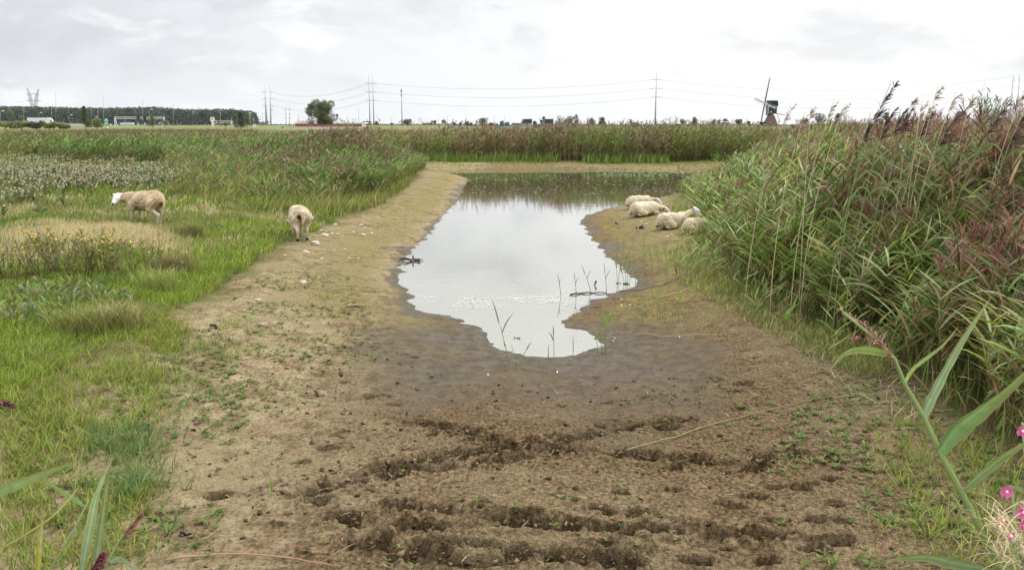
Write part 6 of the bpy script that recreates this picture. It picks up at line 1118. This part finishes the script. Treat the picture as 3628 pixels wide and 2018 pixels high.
def red_fence():
    Y = 210; o = at(1140, 454, Y); t = thing('fence', 'long rust red slatted fence in front of the filling station', 'fence', o); mb = MB()
    for x in np.arange(1062, 1262, 2.6): seg(mb, (x, 441.5), (x, 450), Y, 1.3, 4)
    mb.build('slats', pbr('rust_red', (.27, .075, .05), .7), t, o); mb = MB(); seg(mb, (1060, 442), (1262, 442), Y, 1, 4); seg(mb, (1060, 448), (1262, 448), Y, 1, 4); mb.build('rail', pbr('rust_red', (.27, .075, .05), .7), t, o)
    for i, x in enumerate(np.arange(1022, 1062, 6)): mb = MB(); seg(mb, (x, 438), (x + .3, 452), Y, 1.0, 4); mb.build('post', pbr('rust_red', (.27, .075, .05), .7), t, o)
    mb = MB(); p = [at(u, v, Y - 1) for u, v in ((985, 457), (1060, 451), (1240, 449), (1275, 452), (1275, 458), (985, 460))]; mb.prism([(q[0], q[2]) for q in p], 'y', Y - 1.5, Y + 2); tag(mb.build('embankment_wall', pbr('cream_concrete', (.60, .52, .42), .9)), 'cream concrete ramp wall under the rust red fence', 'wall')
red_fence()
def conc_house(label, x, Y=520):
    k = Y / FPX; o = at(x, 452, Y); t = thing('concrete_house', label, 'building', o, 'concrete houses with slanted dark facades'); P = lambda q: [(p[0], p[2]) for p in (at(x + u, v, Y) for u, v in q)]
    MB().prism(P([(0, 452), (16, 424), (47, 423.5), (47, 452)]), 'y', Y + .6, Y + 12).build('wall', CONC, t, o); MB().prism(P([(13, 435.5), (18, 423.5), (47, 423), (47, 435.5)]), 'y', Y + .1, Y + .6).build('facade_panel', pbr('slate_panel', (.022, .03, .045), .4), t, o)
    MB().prism(P([(-1, 452), (13, 423), (18, 423), (5, 452)]), 'y', Y - .4, Y + .55).build('side_wing', pbr('weathered', (.30, .27, .23), .9), t, o); MB().prism(P([(13, 422), (48, 421.5), (48, 423.2), (13, 423.6)]), 'y', Y - .2, Y + 12.2).build('roof', DGREY, t, o)
    MB().prism(P([(22, 452), (22, 436), (23.2, 436), (23.2, 452)]), 'y', Y + .4, Y + .6).build('joint', DGREY, t, o)
conc_house('left concrete house with a slanted dark facade', 1838); conc_house('right concrete house with a slanted dark facade', 1914)
def slab_roof(label, pts, Y, mat, name='shed', cat='shed'):
    o = at(pts[0][0], 452, Y); t = thing(name, label, cat, o); q = [at(u, v, Y) for u, v in pts]; MB().prism([(p[0], p[2]) for p in q], 'y', Y, Y + 10).build('roof', mat, t, o); x0, x1 = min(u for u, v in pts) + 3, max(u for u, v in pts) - 3; yt = max(v for u, v in pts); mb = MB(); rectbox(mb, x0, yt, x1, 453, Y + 1, 8); mb.build('wall', pbr('dark_wall', (.12, .11, .10), .9), t, o)
BRN = pbr('brown_roof', (.22, .14, .09), .9)
slab_roof('low brown roof sloping down to the left concrete house', [(1814, 436), (1844, 436.5), (1842, 449), (1812, 440)], 535, BRN); slab_roof('low brown roof between the two concrete houses', [(1887, 440), (1914, 446), (1914, 449), (1887, 447)], 535, BRN)
slab_roof('long low dark shed with a ribbed roof under the willow', [(1990, 435), (2048, 434.5), (2050, 441), (1988, 441)], 500, pbr('shed_roof', (.13, .125, .12), .9, scale=2, var=.4)); slab_roof('white shed roof under the flat topped far tree', [(2562, 431), (2578, 430), (2582, 434), (2560, 434)], 700, WHT); slab_roof('grey long roof right of the orange billboard', [(1580, 438), (1600, 437.5), (1601, 446), (1580, 446)], 700, pbr('grey_roof', (.25, .25, .26), .9)); slab_roof('brown house roof right of the blue green dome tree', [(2140, 438), (2150, 438), (2156, 443), (2134, 443)], 700, BRN)
def silos():
    Y = 500; o = at(1982, 450, Y); t = thing('silo_frame', 'group of dark and white silos with a flat top frame right of the concrete houses', 'silo', o)
    for x, wd, y0, m in ((1974.5, 3.5, 416, GALV), (1979.5, 3, 415, DGREY), (1983, 3, 419, DGREY), (1986, 2, 415, WHT), (1989.5, 3, 416, GALV)): mb = MB(); seg(mb, (x, y0), (x, 450), Y, wd, 8); mb.build('silo', m, t, o)
    mb = MB(); rectbox(mb, 1973, 411, 1990, 412.6, Y, 2); seg(mb, (1979, 412), (1979, 420), Y, 1.2, 4); seg(mb, (1984, 412), (1984, 420), Y, 1.2, 4); mb.build('frame', DGREY, t, o)
silos()
def church():
    Y = 1000; o = at(2235, 448, Y); t = thing('church_tower', 'small square church tower far off left of the lone pylon', 'tower', o); mb = MB(); rectbox(mb, 2231, 424, 2239, 448, Y, 3); mb.build('tower', pbr('brown_brick', (.17, .13, .11), .9), t, o); mb = MB()
    for x in (2231.6, 2235, 2238.4): rectbox(mb, x - .6, 421.5, x + .6, 424, Y, .6)
    mb.build('battlement', pbr('brown_brick', (.17, .13, .11), .9), t, o)
church()
def antenna():
    Y = 700; o = at(2573, 432, Y); t = thing('antenna', 'thin antenna above the flat topped far tree', 'antenna', o); mb = MB(); seg(mb, (2573, 432), (2573, 415), Y, .9, 4); mb.build('rod', DGREY, t, o)
antenna()
def dark_sign():
    Y = 420; o = at(1195, 440, Y); t = thing('advert_mast', 'dark advertising mast at the right side of the willow', 'mast', o); mb = MB(); seg(mb, (1194, 448), (1194, 412), Y, 1.6, 6); mb.build('mast', DGREY, t, o); mb = MB(); rectbox(mb, 1190.5, 404, 1197, 414, Y - .3, .8); mb.build('panel', DGREY, t, o)
dark_sign()
# windmills
THATCH = pbr('thatch', (.13, .09, .065), .95, scale=6, var=.35, bump=.5); MGRN = pbr('mill_green', (.022, .05, .052), .8, spec=.1)
def mill():
    Y = 400; o = at(2730, 449, Y); t = thing('windmill', 'old hollow post windmill with a thatched base and black roof left of the pale reeds', 'windmill', o); W3 = lambda x, y, dy=0: at(x, y, Y + dy)
    s_ = Y / FPX * 1.0; zc = lambda y: W3(2730, y)[2]
    mb = MB(); c = W3(2729, 449); prof = [(3.6, 0), (3.1, zc(436) - c[2]), (1.9, zc(415) - c[2]), (1.35, zc(406) - c[2])]; mb.lathe(prof, c, 8, smooth=False); mb.build('base', THATCH, t, o); mb = MB(); mb.lathe([(1.45, 0), (1.35, .45)], W3(2728.5, 407), 8, smooth=False); mb.build('base_collar', BLACK, t, o)
    a, b = W3(2717, 403), W3(2750, 380); cx = (a[0] + b[0]) / 2; wd = b[0] - a[0]; mb = MB(); mb.box((cx, Y, (a[2] + b[2]) / 2), (wd, 3.2, b[2] - a[2])); hb = mb.build('house', MGRN, t, o)
    mb = MB(); mb.box((cx, Y, W3(0, 378.5)[2]), (wd + .25, 3.4, .32)); mb.build('white_band', WHT, t, o); mb = MB(); mb.box((cx - wd / 2 + .05, Y - 1.62, (a[2] + b[2]) / 2), (.2, .12, b[2] - a[2])); mb.box((cx + wd / 2 - .05, Y - 1.62, (a[2] + b[2]) / 2), (.2, .12, b[2] - a[2])); mb.build('corner_board', WHT, t, o)
    mb = MB(); mb.box((W3(2728, 397)[0], Y - 1.63, W3(0, 397)[2]), (.5, .1, .7)); mb.build('badge', pbr('white_red', (.8, .6, .55), .6), t, o)
    z0, z1 = W3(0, 377)[2], W3(0, 356)[2]; R_ = z1 - z0; prof = [(1.85 * math.cos(q), R_ * math.sin(q)) for q in np.linspace(0, math.pi, 11)]; mb = MB(); mb.prism([(Y + y_, z0 + z_) for y_, z_ in prof], 'x', cx - wd / 2 - .3, cx + wd / 2 + .35); mb.build('roof', pbr('tarred', (.010, .010, .011), .95, spec=.05, scale=3), t, o)
    mb = MB(); f = W3(2708, 368); mb.prism([(Y - 1.2, W3(0, 366)[2]), (Y + 1.2, W3(0, 366)[2]), (Y + .8, W3(0, 385)[2]), (Y + .3, W3(0, 410)[2]), (Y - .3, W3(0, 410)[2]), (Y - .8, W3(0, 385)[2])], 'x', cx - wd / 2 - .45, cx - wd / 2 - .1); mb.build('front_board', pbr('weathered_board', (.38, .37, .35), .8), t, o)
    hub = W3(2709.5, 366, -.8); mb = MB(); mb.tube([hub + np.array((-.3, 0, 0)), W3(2722, 364)], [.32, .30], 8); mb.build('axle', pbr('axle_white', (.6, .6, .58), .6), t, o)
    n = np.array((-.982, -.18, .06)); n /= np.linalg.norm(n); up = np.array((.0, 0, 1.)); up -= n * (up @ n); up /= np.linalg.norm(up); sd = np.cross(n, up)
    tip = W3(2727.5, 282, -.8) - hub; ang = 0.22
    e1 = up * math.cos(ang) + sd * math.sin(ang) * (1 if (sd[0] > 0) else -1); e2 = np.cross(n, e1); L = 11.2
    for k, (e, nm) in enumerate(((e1, 0), (-e1, 0), (e2, 1), (-e2, 1))):
        q = np.cross(n, e); mb = MB(); mb.tube([hub, hub + e * L * .5, hub + e * L], [.32, .27, .16], 4); mb.add([hub + e * L * .12 - q * .05, hub + e * L * .97 - q * .05, hub + e * L * .97 - q * .42, hub + e * L * .12 - q * .5] + [p + n * .05 for p in (hub + e * L * .12 - q * .05, hub + e * L * .97 - q * .05, hub + e * L * .97 - q * .42, hub + e * L * .12 - q * .5)], [(0, 1, 2, 3), (7, 6, 5, 4), (0, 4, 5, 1), (1, 5, 6, 2), (2, 6, 7, 3), (3, 7, 4, 0)])
        bl = mb.build('sail', pbr('sail_wood', (.035, .032, .032), .9, spec=.1) if nm == 0 else pbr('sail_pale', (.42, .42, .42), .8), t, o); mb = MB()
        for j in range(15): f_ = .14 + .82 * j / 14; mb.tube([hub + e * L * f_, hub + e * L * f_ + q * 1.25], .022, 4)
        for w_ in (.42, .84, 1.25): mb.tube([hub + e * L * .14 + q * w_, hub + e * L * .96 + q * w_], .02, 4)
        mb.build('lattice', pbr('lattice_wood', (.34, .34, .34), .8), bl, o)
    mb = MB(); mb.tube([W3(2748, 402), W3(2782, 407.5, -1)], [.16, .13], 6); mb.build('tail_beam', BLACK, t, o)
    for dy in (-.8, .8): mb = MB(); mb.tube([W3(2750, 399, dy), W3(2765, 432, dy)], .11, 5); mb.build('tail_strut', BLACK, t, o)
    mb = MB()
    for k in range(9): f_ = k / 9; mb.tube([W3(2750 + 15 * f_, 399 + 33 * f_, -.8), W3(2750 + 15 * f_, 399 + 33 * f_, .8)], .06, 4)
    mb.build('stair', BLACK, t, o); mb = MB(); mb.tube([W3(2740, 405), W3(2758, 432)], .05, 4); mb.tube([W3(2754, 370), W3(2779, 362)], .04, 4); mb.build('brake_rope', GALV, t, o)
    mb = MB(); rectbox(mb, 2696, 432, 2716, 445, Y - 2, 3); tag(mb.build('shed', pbr('tarred', (.018, .017, .02), .8)), 'low black shed at the left foot of the big windmill', 'shed')
mill()
def mill2():
    Y = 560; o = at(3405, 452, Y); t = thing('windmill', 'distant windmill half hidden behind the reeds at right', 'windmill', o); c = at(3404, 452, Y); z = lambda y: at(3404, y, Y)[2]; mb = MB(); mb.lathe([(3.6, 0), (2.2, z(414) - c[2])], c, 8, smooth=False); mb.build('base', THATCH, t, o)
    x0, x1 = at(3389, 410, Y)[0], at(3419, 410, Y)[0]; mb = MB(); mb.prism([(x0, z(414)), (x0 + .3, z(402)), (x0 + 2.2, z(394)), (x1 - 1.2, z(392.5)), (x1, z(403)), (x1 - .4, z(414))], 'y', Y - 2, Y + 2); mb.build('cap', pbr('mill_cap', (.13, .12, .11), .9), t, o); hub = at(3416, 398, Y - 2.4); mb = MB(); mb.tube([hub, hub + np.array((-.6, 2.2, .2))], .3, 8); mb.build('axle', DGREY, t, o)
    for e, in ((at(3399, 370, Y - 2.4) - hub,), (at(3436, 372, Y - 2.4) - hub,), (-(at(3399, 370, Y - 2.4) - hub),), (-(at(3436, 372, Y - 2.4) - hub),)):
        e = np.array(e); u = e / np.linalg.norm(e); q = np.array((u[2], 0, -u[0])); mb = MB(); mb.tube([hub, hub + e], [.28, .2], 4); mb.add([p for s2 in (0, .08) for p in (hub + e * .2 - q * .0 + np.array((0, s2, 0)), hub + e + np.array((0, s2, 0)), hub + e - q * .55 + np.array((0, s2, 0)), hub + e * .2 - q * .55 + np.array((0, s2, 0)))], [(0, 1, 2, 3), (7, 6, 5, 4), (0, 4, 5, 1), (1, 5, 6, 2), (2, 6, 7, 3), (3, 7, 4, 0)]); bl = mb.build('sail', pbr('sail_wood', (.035, .032, .032), .9, spec=.1), t, o); mb = MB()
        for j in range(8): mb.tube([hub + e * (.25 + .1 * j), hub + e * (.25 + .1 * j) + q * 1.4], .03, 4)
        mb.tube([hub + e * .25 + q * 1.4, hub + e * .95 + q * 1.4], .03, 4); mb.build('lattice', pbr('lattice_wood', (.34, .34, .34), .8), bl, o)
mill2()

def haze():
    mb = MB(); mb.box((0, 2150, 45), (8600, 4600, 94)); m = bpy.data.materials.new('haze'); m.use_nodes = True; t = m.node_tree; t.nodes.clear(); out = N(t, 'ShaderNodeOutputMaterial'); v = N(t, 'ShaderNodeVolumePrincipled')
    v.inputs['Color'].default_value = (.86, .92, 1, 1); v.inputs['Density'].default_value = .00006; v.inputs['Anisotropy'].default_value = .2; t.links.new(v.outputs[0], out.inputs['Volume']); tag(mb.build('haze', m), kind='stuff')
haze()
